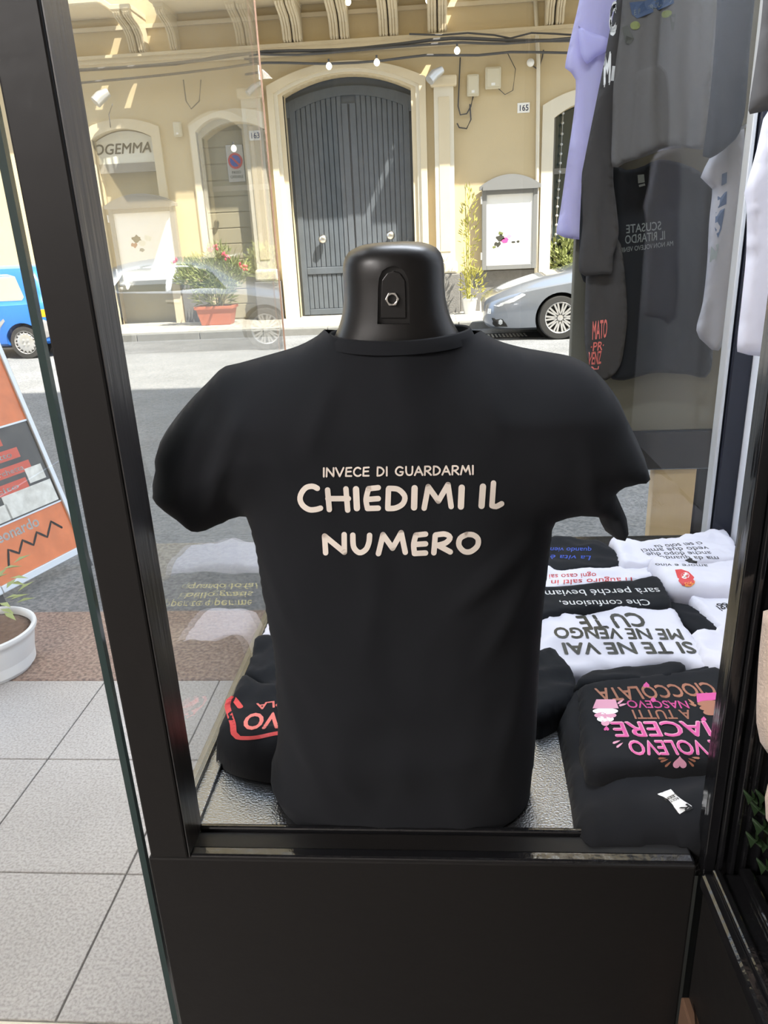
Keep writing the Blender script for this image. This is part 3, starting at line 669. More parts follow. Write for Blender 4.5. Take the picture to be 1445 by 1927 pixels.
trim3 = struct('trim_3', MB().box(0.374, 0.43, 0.80, 0.882, 0.0, 2.62), BLACKPAINT, label='black moulded post right of the display')
for x0, x1, y0, y1 in ((.3715, .39, .85, .88), (.352, .37, .82, .85), (.345, .36, .80, .82), (.360, .366, .792, .80), (.375, .381, .790, .80), (.390, .396, .792, .80), (.408, .413, .794, .80)):
    MB().box(x0, x1, y0, y1, 0.722, 2.62).build('post_bead', BLACKPAINT, trim3, bevel=.0015)
trim4 = struct('trim_4', MB().box(0.748, 0.80, 1.965, 2.03, 0.72, 2.62), NAVY, label='navy corner post at the street end of the display', bevel=.004)
MB().box(0.734, 0.744, 1.97, 2.01, 0.72, 2.62).build('post_bead', ALU, trim4, bevel=.002)
struct('wall_side', MB().box(0.80, 0.84, 0.90, 2.03, 0.66, 2.62), WHITEPAINT, label='white right side wall of the display')
w1 = struct('window_1', MB().box(-0.402, 0.748, 1.992, 2.0, 0.722, 2.62), GLASS, label='front display pane facing the street')
w2 = struct('window_2', MB().box(-0.410, -0.402, 0.861, 2.0, 0.728, 2.62), GLASS_SIDE, label='dusty side display pane facing the entrance')
MB().box(-0.404, -0.4005, 1.987, 1.991, 0.728, 2.62).build('pane_edge', COPPEREDGE, w2)
d1 = struct('door_1', MB().box(-1.45, -0.541, 0.992, 1.002, 0.012, 2.45), GLASS, label='frameless glass entrance door left of the black post')
MB().box(-0.541, -0.530, 0.992, 1.003, 0.012, 2.45).build('glass_edge', GLASSEDGE, d1)
MB().lathe([(.03, 0), (.03, .05)], (-0.56, 0.997, 0.0), 'z', 12).build('floor_pivot', STEEL, d1)
dl = thing('added_display_lamp', 'slim strip lamp added out of view at the top of the display', 'lamp', (.2, 1.5, 2.6))
MB().box(-.22, .62, 1.42, 1.58, 2.58, 2.62).build('added_lamp_housing', PAPER, dl)
struct('ceiling_display', MB().box(-.42, .84, .9, 2.0, 2.62, 2.66), WHITEPAINT, label='white ceiling of the display case')
# ceiling housings added out of view over the shop fill lights
for x, y, lb in ((-1.9, -0.9, 'added flat ceiling panel over the fill light nearest the display'), (-1.9, -2.6, 'added flat ceiling panel over the fill light towards the back of the shop')):
    t = thing('added_ceiling_lamp', lb, 'lamp', (x, y, 2.9))
    MB().box(x - .65, x + .65, y - .35, y + .35, 2.84, 2.9).build('added_lamp_housing', PAPER, t)

# ================================================================== MANNEQUIN AND ITS T-SHIRT
YC = 0.97
man = thing('mannequin', 'black plastic torso mannequin with a bare neck stump wearing the printed shirt', 'mannequin', (-0.05, YC, 0.72))
def ell(cx_, cy_, z, a, b, n=40, p=2.3):
    r = []
    for k in range(n):
        t = 2 * math.pi * k / n; c, s = math.cos(t), math.sin(t)
        r.append((cx_ + a * math.copysign(abs(c) ** (2 / p), c), cy_ + b * math.copysign(abs(s) ** (2 / p), s), z))
    return r
NK = [(0.90, .13, .06), (0.96, .15, .075), (1.10, .155, .08), (1.25, .165, .08), (1.33, .165, .07), (1.375, .140, .066), (1.40, .110, .066), (1.42, .089, .066), (1.437, .0765, .065), (1.455, .0685, .063), (1.475, .0640, .0615), (1.495, .0628, .0605), (1.510, .0628, .0605), (1.520, .0618, .0595), (1.528, .0588, .057), (1.534, .0540, .052), (1.538, .046, .046), (1.5415, .034, .036), (1.543, .015, .018)]
prof = catmull([(z, a, b) for z, a, b in NK], 0.006)
body_me = MB().rings([ell(-0.052 if z > 1.3 else -0.056, YC + 0.004, z, a, b) for z, a, b in prof]).mesh('torso', True)
arch = [(710, 610), (771, 610), (769, 540), (767, 524), (760, 510), (750, 503), (740, 500), (729, 503), (719, 510), (713, 524), (711, 540)]
cut = MB().prism([(atY(a, b, 0.912).x, atY(a, b, 0.912).z) for a, b in arch], 0.80, 0.9195).mesh('cut')
def boolean(me, cutters):
    o = bpy.data.objects.new('tmp', me); COL.objects.link(o); tmp = [o]
    for c in cutters:
        k = bpy.data.objects.new('tmpc', c); COL.objects.link(k); tmp.append(k)
        md = o.modifiers.new('b', 'BOOLEAN'); md.operation = 'DIFFERENCE'; md.object = k; md.solver = 'EXACT'
    bpy.context.view_layer.update()
    r = bpy.data.meshes.new_from_object(o.evaluated_get(bpy.context.evaluated_depsgraph_get()))
    for k in tmp: bpy.data.objects.remove(k)
    return r
r = boolean(body_me, [cut]); r.polygons.foreach_set('use_smooth', [True] * len(r.polygons)); r.set_sharp_from_angle(angle=math.radians(50))
torso = link('torso', r, PLASTIC, man)
inner = [(atY(a, b, 0.912).x, atY(a, b, 0.912).z) for a, b in ((716, 600), (764, 600), (763, 545), (762, 528), (752, 514), (740, 510), (728, 514), (718, 528), (717, 545))]
MB().prism(inner, 0.9165, 0.9205).build('niche_plate', PLASTIC, man, bevel=.001)
c = atY(738, 563, 0.913); nut = MB()
def hexring(r, y, n=6, ph=0): return [(c.x + r * math.cos(2 * math.pi * k / n + ph), y, c.z + r * math.sin(2 * math.pi * k / n + ph)) for k in range(n)]
o1 = [p for k in range(6) for p in (hexring(.0085, 0, 6)[k], tuple((np.array(hexring(.0085, 0, 6)[k]) + np.array(hexring(.0085, 0, 6)[(k + 1) % 6])) / 2))]
fr_ = [[(x, y, z) for x, _, z in o1] for y in (.918, .9115)]
inn = [(c.x + .0052 * math.cos(2 * math.pi * k / 12), .9115, c.z + .0052 * math.sin(2 * math.pi * k / 12)) for k in range(12)]
inn2 = [(x, .918, z) for x, _, z in inn]
nut.rings([fr_[0], fr_[1], inn, inn2], False, False).build('hex_nut', STEEL, man, bevel=.0006)
MB().tube([(-.056, YC, .722), (-.056, YC, .92)], .013, 12).build('stand_pole', STEEL, man)
MB().lathe([(.10, .7205), (.10, .730), (.02, .735)], (-.056, YC, 0), 'z', 28).build('stand_base', STEEL, man)

def sec(pts, Y): return [(atY(a, b, Y).x, atY(a, b, Y).z) for a, b in pts]
leftp = [(610, 620), (598, 631), (560, 651), (500, 669), (450, 683), (424, 689), (412, 697), (390, 720), (365, 745), (335, 780), (312, 812), (301, 832), (299, 850), (296, 885), (292, 915)]
lhem = [(292, 915), (297, 929), (315, 948), (345, 970), (365, 987), (380, 994)]
lund = [(380, 994), (395, 992), (415, 985), (440, 972), (468, 962)]
lbody = [(468, 962), (478, 1000), (489, 1060), (497, 1110), (505, 1150), (515, 1200), (520, 1270), (523, 1340), (521, 1400), (511, 1435), (513, 1460), (525, 1478)]
hem = [(525, 1478), (640, 1479), (760, 1480), (880, 1480), (998, 1476)]
rbody = [(998, 1476), (1003, 1440), (1008, 1390), (1011, 1330), (1014, 1260), (1019, 1180), (1027, 1100), (1034, 1040), (1041, 974)]
rund = [(1041, 974), (1060, 967), (1085, 963), (1110, 964), (1125, 968)]
rhem = [(1125, 968), (1130, 983), (1139, 999), (1153, 1009), (1170, 1008), (1182, 996), (1179, 976), (1167, 948), (1156, 919), (1167, 910), (1190, 906), (1222, 905)]
rtop = [(1222, 905), (1218, 880), (1213, 862), (1195, 820), (1180, 790), (1165, 755), (1152, 735), (1135, 714), (1110, 689), (1075, 671), (1030, 662), (980, 653), (935, 640), (905, 622)]
colr = [(905, 622), (880, 628), (830, 634), (758, 637), (690, 634), (635, 628), (610, 620)]
def Tf(u, v):
    k = min(1, max(0, (v - 1.33) / 0.10)); T = 0.112 * (1 - k) + 0.080 * k
    if v < 0.90: T += 0.006 * (0.90 - v) / 0.17
    return T
def ff(u, v, a):
    f = 0.0
    cxx = u + 0.056
    zc = 0.845 + 1.6 * cxx * cxx                          # lower edge of the torso form showing through
    s = (v - zc); f += 0.007 * math.exp(-(s / 0.035) ** 2) * a * max(0, 1 - abs(cxx) / .2)
    if v < zc: f -= 0.004 * min(1, (zc - v) / 0.06) * a
    for (x0, z0, x1, z1, amp, wd) in ((.13, 1.19, .02, 1.10, .010, .014), (.14, 1.17, .06, 1.02, .009, .014), (-.25, 1.2, -.20, 1.05, .008, .013), (-.24, 1.36, -.30, 1.22, .009, .010), (-.27, 1.37, -.335, 1.25, .008, .010), (.17, 1.33, .20, 1.19, .007, .012),
                                    (-.12, 1.40, -.16, 1.31, .006, .012), (.05, 1.40, .075, 1.33, .006, .012), (-.245, 1.02, -.18, .80, .008, .016), (.12, 1.0, .07, .80, .007, .018)):
        d = np.array([x1 - x0, z1 - z0]); L = d @ d; t = ((u - x0) * d[0] + (v - z0) * d[1]) / L
        if -.2 < t < 1.2:
            e = math.hypot(u - x0 - t * d[0], v - z0 - t * d[1]); f += amp * math.exp(-(e / wd) ** 2) * math.sin(math.pi * min(1, max(0, (t + .2) / 1.4))) * a
    return f
shirt = thing('printed_t_shirt', 'black T-shirt with cream handwritten back print worn by the mannequin', 't-shirt', (-0.05, YC, 0.725))
sb, sbvh = cloth('shirt_body', [(sec(leftp, YC), False), (sec(lhem, YC), False), (sec(lund, YC), False), (sec(lbody, YC), False), (sec(hem, YC), True), (sec(rbody, YC), False), (sec(rund, YC), False), (sec(rhem, YC), False), (sec(rtop, YC), False), (sec(colr, YC), True)],
                 lambda u, v, t: (u, YC - t, v), T=.112, R=.135, res=.0095, step=.009, material=BLACKCLOTH, parent=shirt, fold=.006, fscale=(7, 5), Tfun=Tf, ffun=ff)
# ribbed collar band around the neck opening
cz = lambda x: 1.4205 + 5.0 * (x + .046) ** 2 * .2
ring = []
for k in range(48):
    t = 2 * math.pi * k / 48; x = -.047 + .0900 * math.cos(t); y = YC - .0790 * math.sin(t); ring.append((x, y))
rr = []
for dz, sc in ((-.016, 1.075), (-.010, 1.05), (-.002, 1.005), (.0, .985), (-.003, .970), (-.016, .985)):
    rr.append([(-.047 + (x + .047) * sc, YC + (y - YC) * sc, 1.434 + .5 * (x + .047) ** 2 + dz) for x, y in ring])
MB().rings(rr, False, False).build('collar', BLACKCLOTH, shirt, smooth=True)
# back print
def cast(pxx, pyy, off=.0012):
    d = ray(pxx, pyy).normalized(); h_ = sbvh.ray_cast(EYE, d); return (h_[0] if h_[0] is not None else atY(pxx, pyy, .87)) - d * off
def crop3(p): return (520 + p[0] * .33218, 840 + p[1] * .33218)
big = {'C': [[(232, 238), (205, 226), (168, 234), (142, 265), (134, 300), (150, 335), (185, 358), (222, 358), (250, 350)]],
 'H': [[(290, 247), (300, 358)], [(292, 296), (408, 296)], [(394, 241), (404, 361)]], 'I': [[(451, 243), (456, 350)]],
 'E': [[(577, 234), (522, 240)], [(522, 240), (508, 300), (516, 350)], [(516, 352), (577, 350)], [(512, 301), (577, 296)]],
 'D': [[(635, 242), (631, 350)], [(637, 238), (690, 244), (727, 283), (716, 325), (675, 349), (631, 352)]], 'I2': [[(783, 237), (780, 346)]],
 'M': [[(837, 350), (860, 228)], [(860, 228), (918, 310)], [(918, 310), (972, 216)], [(972, 216), (990, 341)]], 'I3': [[(1050, 234), (1045, 341)]], 'I4': [[(1170, 228), (1162, 337)]],
 'L': [[(1230, 208), (1221, 335)], [(1221, 336), (1245, 341), (1276, 325)]],
 'N': [[(279, 603), (273, 508)], [(273, 508), (385, 600)], [(385, 600), (384, 500)]], 'U': [[(433, 503), (438, 570), (470, 602), (506, 585), (524, 545), (528, 504)]],
 'M2': [[(578, 608), (604, 500)], [(604, 500), (658, 577)], [(658, 577), (707, 489)], [(707, 489), (730, 600)]], 'E2': [[(845, 497), (790, 503)], [(790, 503), (778, 555), (782, 605)], [(782, 607), (845, 604)], [(782, 556), (845, 552)]],
 'R': [[(900, 505), (892, 603)], [(902, 502), (955, 497), (984, 516), (960, 546), (908, 562)], [(918, 562), (985, 598)]],
 'O': [[(1080, 499), (1042, 520), (1034, 560), (1062, 594), (1100, 596), (1138, 565), (1142, 525), (1115, 502), (1080, 499)]]}
for k, strokes in big.items():
    polys = []
    for s in strokes: polys += stroke_polys(s, 31 if k not in ('I', 'I2', 'I3', 'I4') else 36, 9)
    V = []; F = []
    for poly in polys:
        i0 = len(V); V += [cast(*crop3(p)) for p in poly]; F.append(tuple(range(i0, len(V))))
    patch('printed_letter', V, F, INKWHITE, shirt)
xx = 0.0; txt = 'INVECE DI GUARDARMI'; tw = sum(FONT[ch][0] + .17 for ch in txt) - .17
for ch in txt:
    w, st = FONT[ch]; polys = []
    for s in st: polys += stroke_polys([((a + xx) / tw, b) for a, b in s] if 0 else [(608 + (a + xx) / tw * 283, (897 - 4.6 * (a + xx) / tw) - b * 16.0) for a, b in s], 3.3, 1.6)
    V = []; F = []
    for poly in polys:
        i0 = len(V); V += [cast(*p) for p in poly]; F.append(tuple(range(i0, len(V))))
    if V: patch('printed_letter', V, F, INKWHITE, shirt)
    xx += w + .17

# ================================================================== FOLDED SHIRTS ON THE PLATFORM
PZ = 0.7205
DOWN = Vector((0, 0, -1))
def folded(label, px, zb, T, material, fold=.006, R=.016, fs=(10, 10)):
    fold *= 1.7
    o = thing('folded_t_shirt', label, 't-shirt', tuple(atZ(*px[0], zb)), 'folded shirts on the display platform')
    zc = zb + T * .5
    pts = [(atZ(a, b, zc).x, atZ(a, b, zc).y) for a, b in px]
    pts = [(min(max(a, -.395), .79), min(b, 1.975)) for a, b in pts]
    e, bv = cloth('folded_fabric', [(pts + [pts[0]], False)], lambda u, v, t: (u, v, zb + max(t, 0)), T=T, R=R, res=.011, step=.012, material=material, parent=o, fold=fold, fscale=fs, both=False)
    o['z'] = zb + T
    return o, bv
def ptext(sh, body, x0, y0, x1, y1, hpx, material, bold=.01, shear=0.0, bend=0.0, off=.0014):
    o, bv = sh; z = o['z']
    A = atZ(x0, y0, z); B = atZ(x1, y1, z); C = atZ((x0 + x1) / 2, (y0 + y1) / 2 + hpx, z); M_ = (A + B) / 2
    ex = (B - A); w = ex.length; ex = ex.normalized(); hy = (C - M_); h_ = abs(hy.dot(Vector((ex.y, -ex.x, 0)))); ey = Vector((-ex.y, ex.x, 0))
    if ey.dot(hy) < 0: ey = -ey
    return print_text(body, bv, A, ex, ey, w, h_, material, o, bold=bold, shear=shear, bend=bend, off=off)
def pblob(sh, pts, material, name):
    o, bv = sh; z = o['z']
    P = [(atZ(a, b, z).x, atZ(a, b, z).y) for a, b in pts]
    return print_poly([P], bv, lambda u, v: Vector((u, v, z)), material, o, name, DOWN, off=.0016, res=.006)
def circ(cx_, cy_, rx, ry, n=20): return [(cx_ + rx * math.cos(2 * math.pi * k / n), cy_ + ry * math.sin(2 * math.pi * k / n)) for k in range(n)]

sA = folded('black folded shirt with blue handwriting by the front pane', [(1005, 1040), (1040, 1016), (1110, 1020), (1150, 1036), (1172, 1060), (1165, 1076), (1100, 1082), (1005, 1084)], PZ, .03, BLACKCLOTH)
ptext(sA, 'La vita è', 1112, 1046, 1035, 1044, 8, INKBLUE, 0, .3); ptext(sA, 'quando vieni', 1112, 1031, 1030, 1030, 8, INKBLUE, 0, .3)
sB = folded('white folded shirt with black writing in the far right corner', [(1143, 1024), (1157, 1017), (1210, 1026), (1262, 1022), (1300, 1014), (1335, 1006), (1385, 1003), (1398, 1062), (1330, 1072), (1250, 1074), (1170, 1076), (1156, 1052)], PZ, .035, WHITECLOTH, .010)
ptext(sB, 'ma da quando', 1350, 1047, 1240, 1046, 7, INKBLACK, 0); ptext(sB, 'anche dopo due', 1335, 1037, 1215, 1040, 7, INKBLACK, 0); ptext(sB, 'vedo due amici', 1330, 1028, 1205, 1033, 7, INKBLACK, 0); ptext(sB, 'ci sei solo tu', 1318, 1019, 1230, 1026, 7, INKBLACK, 0)
pblob(sB, [(1288, 1054), (1300, 1050), (1312, 1056), (1311, 1063), (1296, 1060)], INKBLACK, 'printed_figure')
sC = folded('white folded shirt with red handwriting', [(1002, 1082), (1030, 1066), (1060, 1074), (1100, 1078), (1150, 1070), (1215, 1070), (1236, 1094), (1200, 1104), (1110, 1112), (1002, 1118)], PZ, .03, WHITECLOTH, .008)
ptext(sC, 'Ti auguro salti in', 1190, 1086, 1035, 1092, 9, INKRED, .005, .3); ptext(sC, 'ogni caso sai', 1120, 1078, 1030, 1081, 8, INKRED, .005, .3)
sF = folded('small white folded shirt ending in a short black word', [(1284, 1128), (1294, 1117), (1340, 1116), (1420, 1116), (1425, 1212), (1368, 1204), (1330, 1172), (1306, 1150)], PZ, .035, WHITECLOTH, .006)
ptext(sF, 'spritz oggi', 1440, 1130, 1346, 1140, 11, INKBLACK, .02)
sD = folded('thick white folded shirt with a red and orange emblem', [(1214, 1066), (1224, 1058), (1262, 1064), (1310, 1068), (1420, 1066), (1420, 1120), (1330, 1122), (1270, 1120), (1244, 1106)], PZ + .012, .05, WHITECLOTH, .006, R=.03)
pblob(sD, [(1270, 1072), (1282, 1071), (1296, 1076), (1306, 1086), (1307, 1096), (1300, 1102), (1284, 1102), (1277, 1094)], INKRED, 'printed_emblem')
pblob(sD, [(1278, 1094), (1308, 1093), (1307, 1098), (1300, 1104), (1290, 1104)], INKORANGE, 'printed_emblem')
pblob(sD, circ(1289, 1083, 8, 6), PAPER, 'printed_ring'); pblob(sD, circ(1289, 1084, 4, 3), INKGREEN, 'printed_dot')
ptext(sD, 'amore e vino', 1330, 1062, 1232, 1060, 5, INKBLACK, 0)
sE = folded('black folded shirt with two lines of white lettering', [(1002, 1112), (1110, 1106), (1180, 1100), (1236, 1094), (1258, 1118), (1266, 1150), (1230, 1156), (1130, 1156), (1002, 1172)], PZ + .014, .035, BLACKCLOTH, .003)
ptext(sE, 'sarà perché beviamo', 1238, 1106, 1008, 1112, 11, INKPALE, .004); ptext(sE, 'Che confusione,', 1219, 1128, 1052, 1131, 11, INKPALE, .004)
sUB = folded('black folded shirt between the lettered shirts and the small white one', [(1240, 1120), (1300, 1118), (1360, 1190), (1350, 1210), (1300, 1190), (1262, 1160)], PZ, .02, BLACKCLOTH)
sG2 = folded('plain white shirt bundled beside the right post', [(1290, 1210), (1320, 1198), (1420, 1190), (1420, 1300), (1360, 1290), (1320, 1270)], PZ, .045, WHITECLOTH, .012)
sG = folded('white crumpled shirt with three rows of big black capitals', [(1004, 1180), (1012, 1145), (1024, 1132), (1060, 1152), (1130, 1146), (1200, 1146), (1272, 1150), (1290, 1178), (1312, 1208), (1340, 1246), (1330, 1272), (1260, 1258), (1190, 1266), (1100, 1276), (1030, 1268), (1004, 1262)], PZ + .004, .040, WHITECLOTH, .009, R=.03, fs=(8, 8))
ptext(sG, 'CU TE', 1202, 1153, 1082, 1160, 27, INKOLIVE, .05); ptext(sG, 'ME NE VENGO', 1278, 1184, 1040, 1181, 20, INKOLIVE, .05); ptext(sG, 'SI TE NE VAI', 1300, 1208, 1056, 1210, 22, INKOLIVE, .05)
sJ = folded('black folded shirt bundled behind the mannequin hip', [(1000, 1240), (1040, 1232), (1062, 1250), (1088, 1290), (1085, 1330), (1050, 1352), (1000, 1360)], PZ, .05, BLACKCLOTH, .008)
sI = folded('large black folded shirt with a white neck label nearest the post', [(1048, 1352), (1085, 1300), (1180, 1282), (1290, 1262), (1375, 1262), (1400, 1420), (1400, 1560), (1330, 1590), (1240, 1590), (1140, 1592), (1092, 1580), (1070, 1470)], PZ, .04, BLACKCLOTH, .012, R=.03, fs=(6, 6))
sH2 = folded('rolled black shirt behind the pink lettered shirt', [(1075, 1290), (1110, 1266), (1180, 1262), (1270, 1256), (1300, 1280), (1240, 1300), (1100, 1304)], PZ + .03, .04, BLACKCLOTH, .006)
sH = folded('black folded shirt with pink and caramel cupcake lettering', [(1083, 1300), (1120, 1288), (1200, 1278), (1290, 1268), (1352, 1262), (1372, 1290), (1376, 1370), (1368, 1444), (1330, 1446), (1220, 1452), (1120, 1462), (1098, 1440), (1086, 1370)], PZ + .036, .035, BLACKCLOTH, .002, R=.02)
ptext(sH, 'CIOCCOLATA', 1335, 1284, 1118, 1296, 25, INKBROWN, .03); ptext(sH, 'NASCEVO', 1291, 1319, 1177, 1318, 14, INKPINK, .02)
ptext(sH, 'A TUTTI', 1296, 1336, 1188, 1336, 17, INKBROWN, .02); ptext(sH, 'PIACERE', 1357, 1357, 1147, 1359, 29, INKLPINK, .05); ptext(sH, 'PIACERE', 1356, 1358, 1149, 1360, 27, INKPINK, .0, off=.003)
ptext(sH, 'SE VOLEVO', 1366, 1393, 1178, 1394, 28, INKLPINK, .05); ptext(sH, 'SE VOLEVO', 1365, 1394, 1180, 1395, 26, INKPINK, .0, off=.003)
def heart(cx_, cy_, s): return [(cx_ + s * 16 * math.sin(t) ** 3 / 16, cy_ + s * (13 * math.cos(t) - 5 * math.cos(2 * t) - 2 * math.cos(3 * t) - math.cos(4 * t)) / 16) for t in np.linspace(0, 2 * math.pi, 28)[:-1]]
pblob(sH, heart(1279, 1436, 13), INKLPINK, 'printed_heart'); pblob(sH, heart(1229, 1316, 5), INKPINK, 'printed_heart'); pblob(sH, heart(1141, 1371, 5), INKPINK, 'printed_heart'); pblob(sH, heart(1324, 1353, 5), INKPINK, 'printed_heart')
pblob(sH, heart(1216, 1289, 6), INKPINK, 'printed_heart')
pblob(sH, [(1122, 1316), (1158, 1316), (1164, 1333), (1115, 1333)], INKLPINK, 'printed_cup')
for k, (cy_, rx) in enumerate(((1338, 24), (1346, 21), (1353, 16), (1360, 8))): pblob(sH, circ(1139, cy_, rx, 6), (PAPER, INKLPINK)[k % 2], 'printed_icing')
pblob(sH, [(1310, 1305), (1352, 1303), (1358, 1315), (1312, 1322)], INKPINK, 'printed_cup')
for k, (cy_, rx) in enumerate(((1324, 26), (1332, 22), (1340, 15))): pblob(sH, circ(1338, cy_, rx, 6), INKBROWN, 'printed_icing')
for cx_, cy_, a in ((1250, 1431, 2.8), (1257, 1438, 2.4), (1246, 1427, 3.1), (1302, 1430, .4), (1309, 1426, .1), (1300, 1437, .8), (1160, 1396, 2.8), (1166, 1402, 2.5), (1303, 1326, .3), (1300, 1320, .7), (1168, 1320, 2.5), (1172, 1326, 2.9)):
    pblob(sH, [(cx_ + 8 * math.cos(a) * u - 2.2 * math.sin(a) * v, cy_ + 8 * math.sin(a) * u + 2.2 * math.cos(a) * v) for u, v in ((-1, 0), (-.2, .8), (.7, 1), (1, 0), (.7, -1), (-.2, -.8))], INKLPINK if cx_ < 1240 else INKBROWN, 'printed_flourish')
# neck label of the large black shirt
pblob(sI, [(1237, 1494), (1262, 1485), (1302, 1517), (1279, 1532)], PAPER, 'neck_label')
o, bv = sI
for body, a, b_, hh, mt in (('ROLY', (1274, 1500), (1259, 1507), 5, INKBLACK), ('LEEN', (1271, 1493), (1249, 1503), 6, INKOLIVE), ('R', (1293, 1512), (1277, 1521), 13, INKBLACK)):
    z = o['z']; A = atZ(a[0], a[1], z); B = atZ(b_[0], b_[1], z); ex = (B - A); w = ex.length; ex.normalize(); ey = Vector((ex.y, -ex.x, 0)); ey = ey if ey.y < 0 else -ey
    print_text(body, bv, A, ex, ey, w, hh / 1403 * 1.15, mt, o, bold=.03, off=.003)
# left of the mannequin
sM = folded('white folded shirt peeking out left behind the mannequin', [(483, 1215), (498, 1180), (507, 1166), (560, 1158), (620, 1160), (620, 1225), (560, 1222)], PZ, .035, WHITECLOTH, .008)
sL = folded('plain black folded shirt behind the red lettered one', [(440, 1290), (462, 1250), (482, 1216), (560, 1212), (620, 1220), (620, 1330), (540, 1330), (480, 1310)], PZ, .045, BLACKCLOTH, .010)
sK = folded('black folded shirt with glossy red framed lettering', [(402, 1400), (410, 1350), (424, 1290), (438, 1268), (456, 1268), (480, 1284), (505, 1305), (560, 1320), (580, 1400), (560, 1436), (500, 1440), (430, 1424)], PZ, .07, BLACKCLOTH, .010, R=.035)
o, bv = sK; z = o['z']
for pts in ([(560, 1318), (452, 1330), (436, 1312), (428, 1326), (432, 1344), (438, 1362), (440, 1380), (448, 1388), (480, 1388), (520, 1380), (560, 1376)],):
    P = [(atZ(a, b, z).x, atZ(a, b, z).y) for a, b in catmull(pts[1:], 6)]
    print_poly(ribbon([np.array(p) for p in P], .010), bv, lambda u, v: Vector((u, v, z)), INKRED, o, 'printed_frame', DOWN)
ptext(sK, 'LAVO', 580, 1338, 462, 1344, 30, INKCORAL, .05); ptext(sK, 'APPLA', 570, 1312, 482, 1324, 12, INKCORAL, .03)
sN = folded('white folded shirt hidden behind the mannequin near the front pane', [(580, 1030), (700, 1028), (760, 1034), (770, 1066), (720, 1074), (600, 1076), (560, 1070)], PZ, .045, WHITECLOTH, .014)
sO = folded('black folded shirt with yellow handwriting behind the mannequin', [(545, 1082), (700, 1080), (760, 1090), (760, 1150), (640, 1154), (512, 1150)], PZ, .03, BLACKCLOTH)
ptext(sO, 'quando lo fai', 700, 1096, 566, 1096, 11, INKYELLOW, 0, .2); ptext(sO, 'bello gratis', 690, 1112, 560, 1112, 11, INKYELLOW, 0, .2); ptext(sO, 'per te e per me', 700, 1128, 550, 1128, 11, INKYELLOW, 0, .2)

# ================================================================== HANGING SHIRTS
NEAR = Vector((0, 1, 0))
def hang(label, px, Y, material, T=.012, fold=.012, fs=(16, 2.0), R=.012, group='shirts hanging by the right end of the display', yaw=0.0):
    o = thing('hanging_t_shirt', label, 't-shirt', tuple(atY(*px[0], Y)), group)
    pts = sec(px, Y)
    e, bv = cloth('fabric', [(pts + [pts[0]], False)], lambda u, v, t: (u, Y - t, v), T=T, R=R, res=.015, step=.018, material=material, parent=o, fold=fold, fscale=fs, smooth_outline=True)
    o['y'] = Y - T
    return o, bv
def htext(sh, body, x0, y0, x1, y1, hpx, material, bold=.01, shear=0.0):
    o, bv = sh; Y = o['y']; A = atY(x0, y0, Y); B = atY(x1, y1, Y); C = atY(x0, y0 - hpx, Y); ex = B - A; w = ex.length
    return print_text(body, bv, A, ex.normalized(), (C - A).normalized(), w, (C - A).length, material, o, bold=bold, shear=shear, down=NEAR, off=.002)
def hblob(sh, pts, material, name):
    o, bv = sh; Y = o['y']
    return print_poly([sec(pts, Y)], bv, lambda u, v: Vector((u, Y, v)), material, o, name, NEAR, off=.002, res=.012)
rail = tag(MB().tube([(0.42, 2.5, 2.28), (1.5, 2.5, 2.28)], .014, 10).tube([(1.5, 2.5, 2.28), (1.5, 2.12, 2.28)], .014, 10).build('clothes_rail', STEEL, smooth=True), 'steel clothes rail above the shirts hung outside', 'rail')
board = thing('display_board', 'grey beige board on wooden legs behind the hung shirts', 'board', (0.75, 2.66, GZ))
MB().box(.46, 1.02, 2.64, 2.68, .86, 2.25).build('board_panel', BOARDGREY, board, bevel=.004)
MB().box(.46, 1.02, 2.62, 2.69, .72, .86).build('bottom_rail', NAVY, board, bevel=.004)
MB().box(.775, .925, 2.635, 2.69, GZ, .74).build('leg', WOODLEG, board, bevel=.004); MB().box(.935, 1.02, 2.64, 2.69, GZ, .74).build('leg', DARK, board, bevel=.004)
hA = hang('lilac white shirt hanging leftmost in front of the glazed door', [(1100, -60), (1088, 10), (1074, 70), (1063, 128), (1074, 136), (1083, 150), (1080, 210), (1066, 310), (1055, 390), (1047, 440), (1062, 447), (1092, 451), (1135, 450), (1150, 300), (1180, 100), (1190, -60)], 2.60, LAVCLOTH, fold=.035, fs=(9, 1.6))
o, bv = hA
cloth('sleeve', [(sec([(1088, 48), (1110, 60), (1142, 72), (1140, 96), (1120, 108), (1104, 120), (1092, 96), (1088, 48)], 2.56), False)], lambda u, v, t: (u, 2.56 - t, v), T=.02, R=.02, material=LAVCLOTH, parent=o, fold=.01)
hB = hang('black shirt hanging beside the lilac one with big white letters', [(1172, -60), (1160, 0), (1147, 60), (1134, 130), (1118, 210), (1100, 300), (1094, 340), (1096, 420), (1090, 512), (1130, 516), (1150, 516), (1154, 480), (1164, 440), (1160, 390), (1154, 320), (1170, 200), (1195, -60)], 2.50, DKCHAR, fold=.028)
htext(hB, 'C', 1146, 64, 1161, 58, 58, INKPALE, .12, .12); htext(hB, 'M', 1136, 160, 1150, 154, 58, INKPALE, .09, .15); hblob(hB, [(1152, 124), (1160, 125), (1157, 152), (1149, 152)], INKPALE, 'printed_bar')
hD = hang('black shirt standing in for a pane reflection, with mirrored pale lettering, below the charcoal one', [(1094, 350), (1118, 326), (1150, 311), (1180, 320), (1212, 312), (1240, 300), (1290, 310), (1332, 336), (1345, 380), (1342, 560), (1336, 700), (1290, 704), (1230, 702), (1165, 716), (1140, 690), (1130, 560), (1092, 514)], 2.56, BLACKCLOTH, fold=.012)  # solid shirt modelled in place of a reflection in the front pane
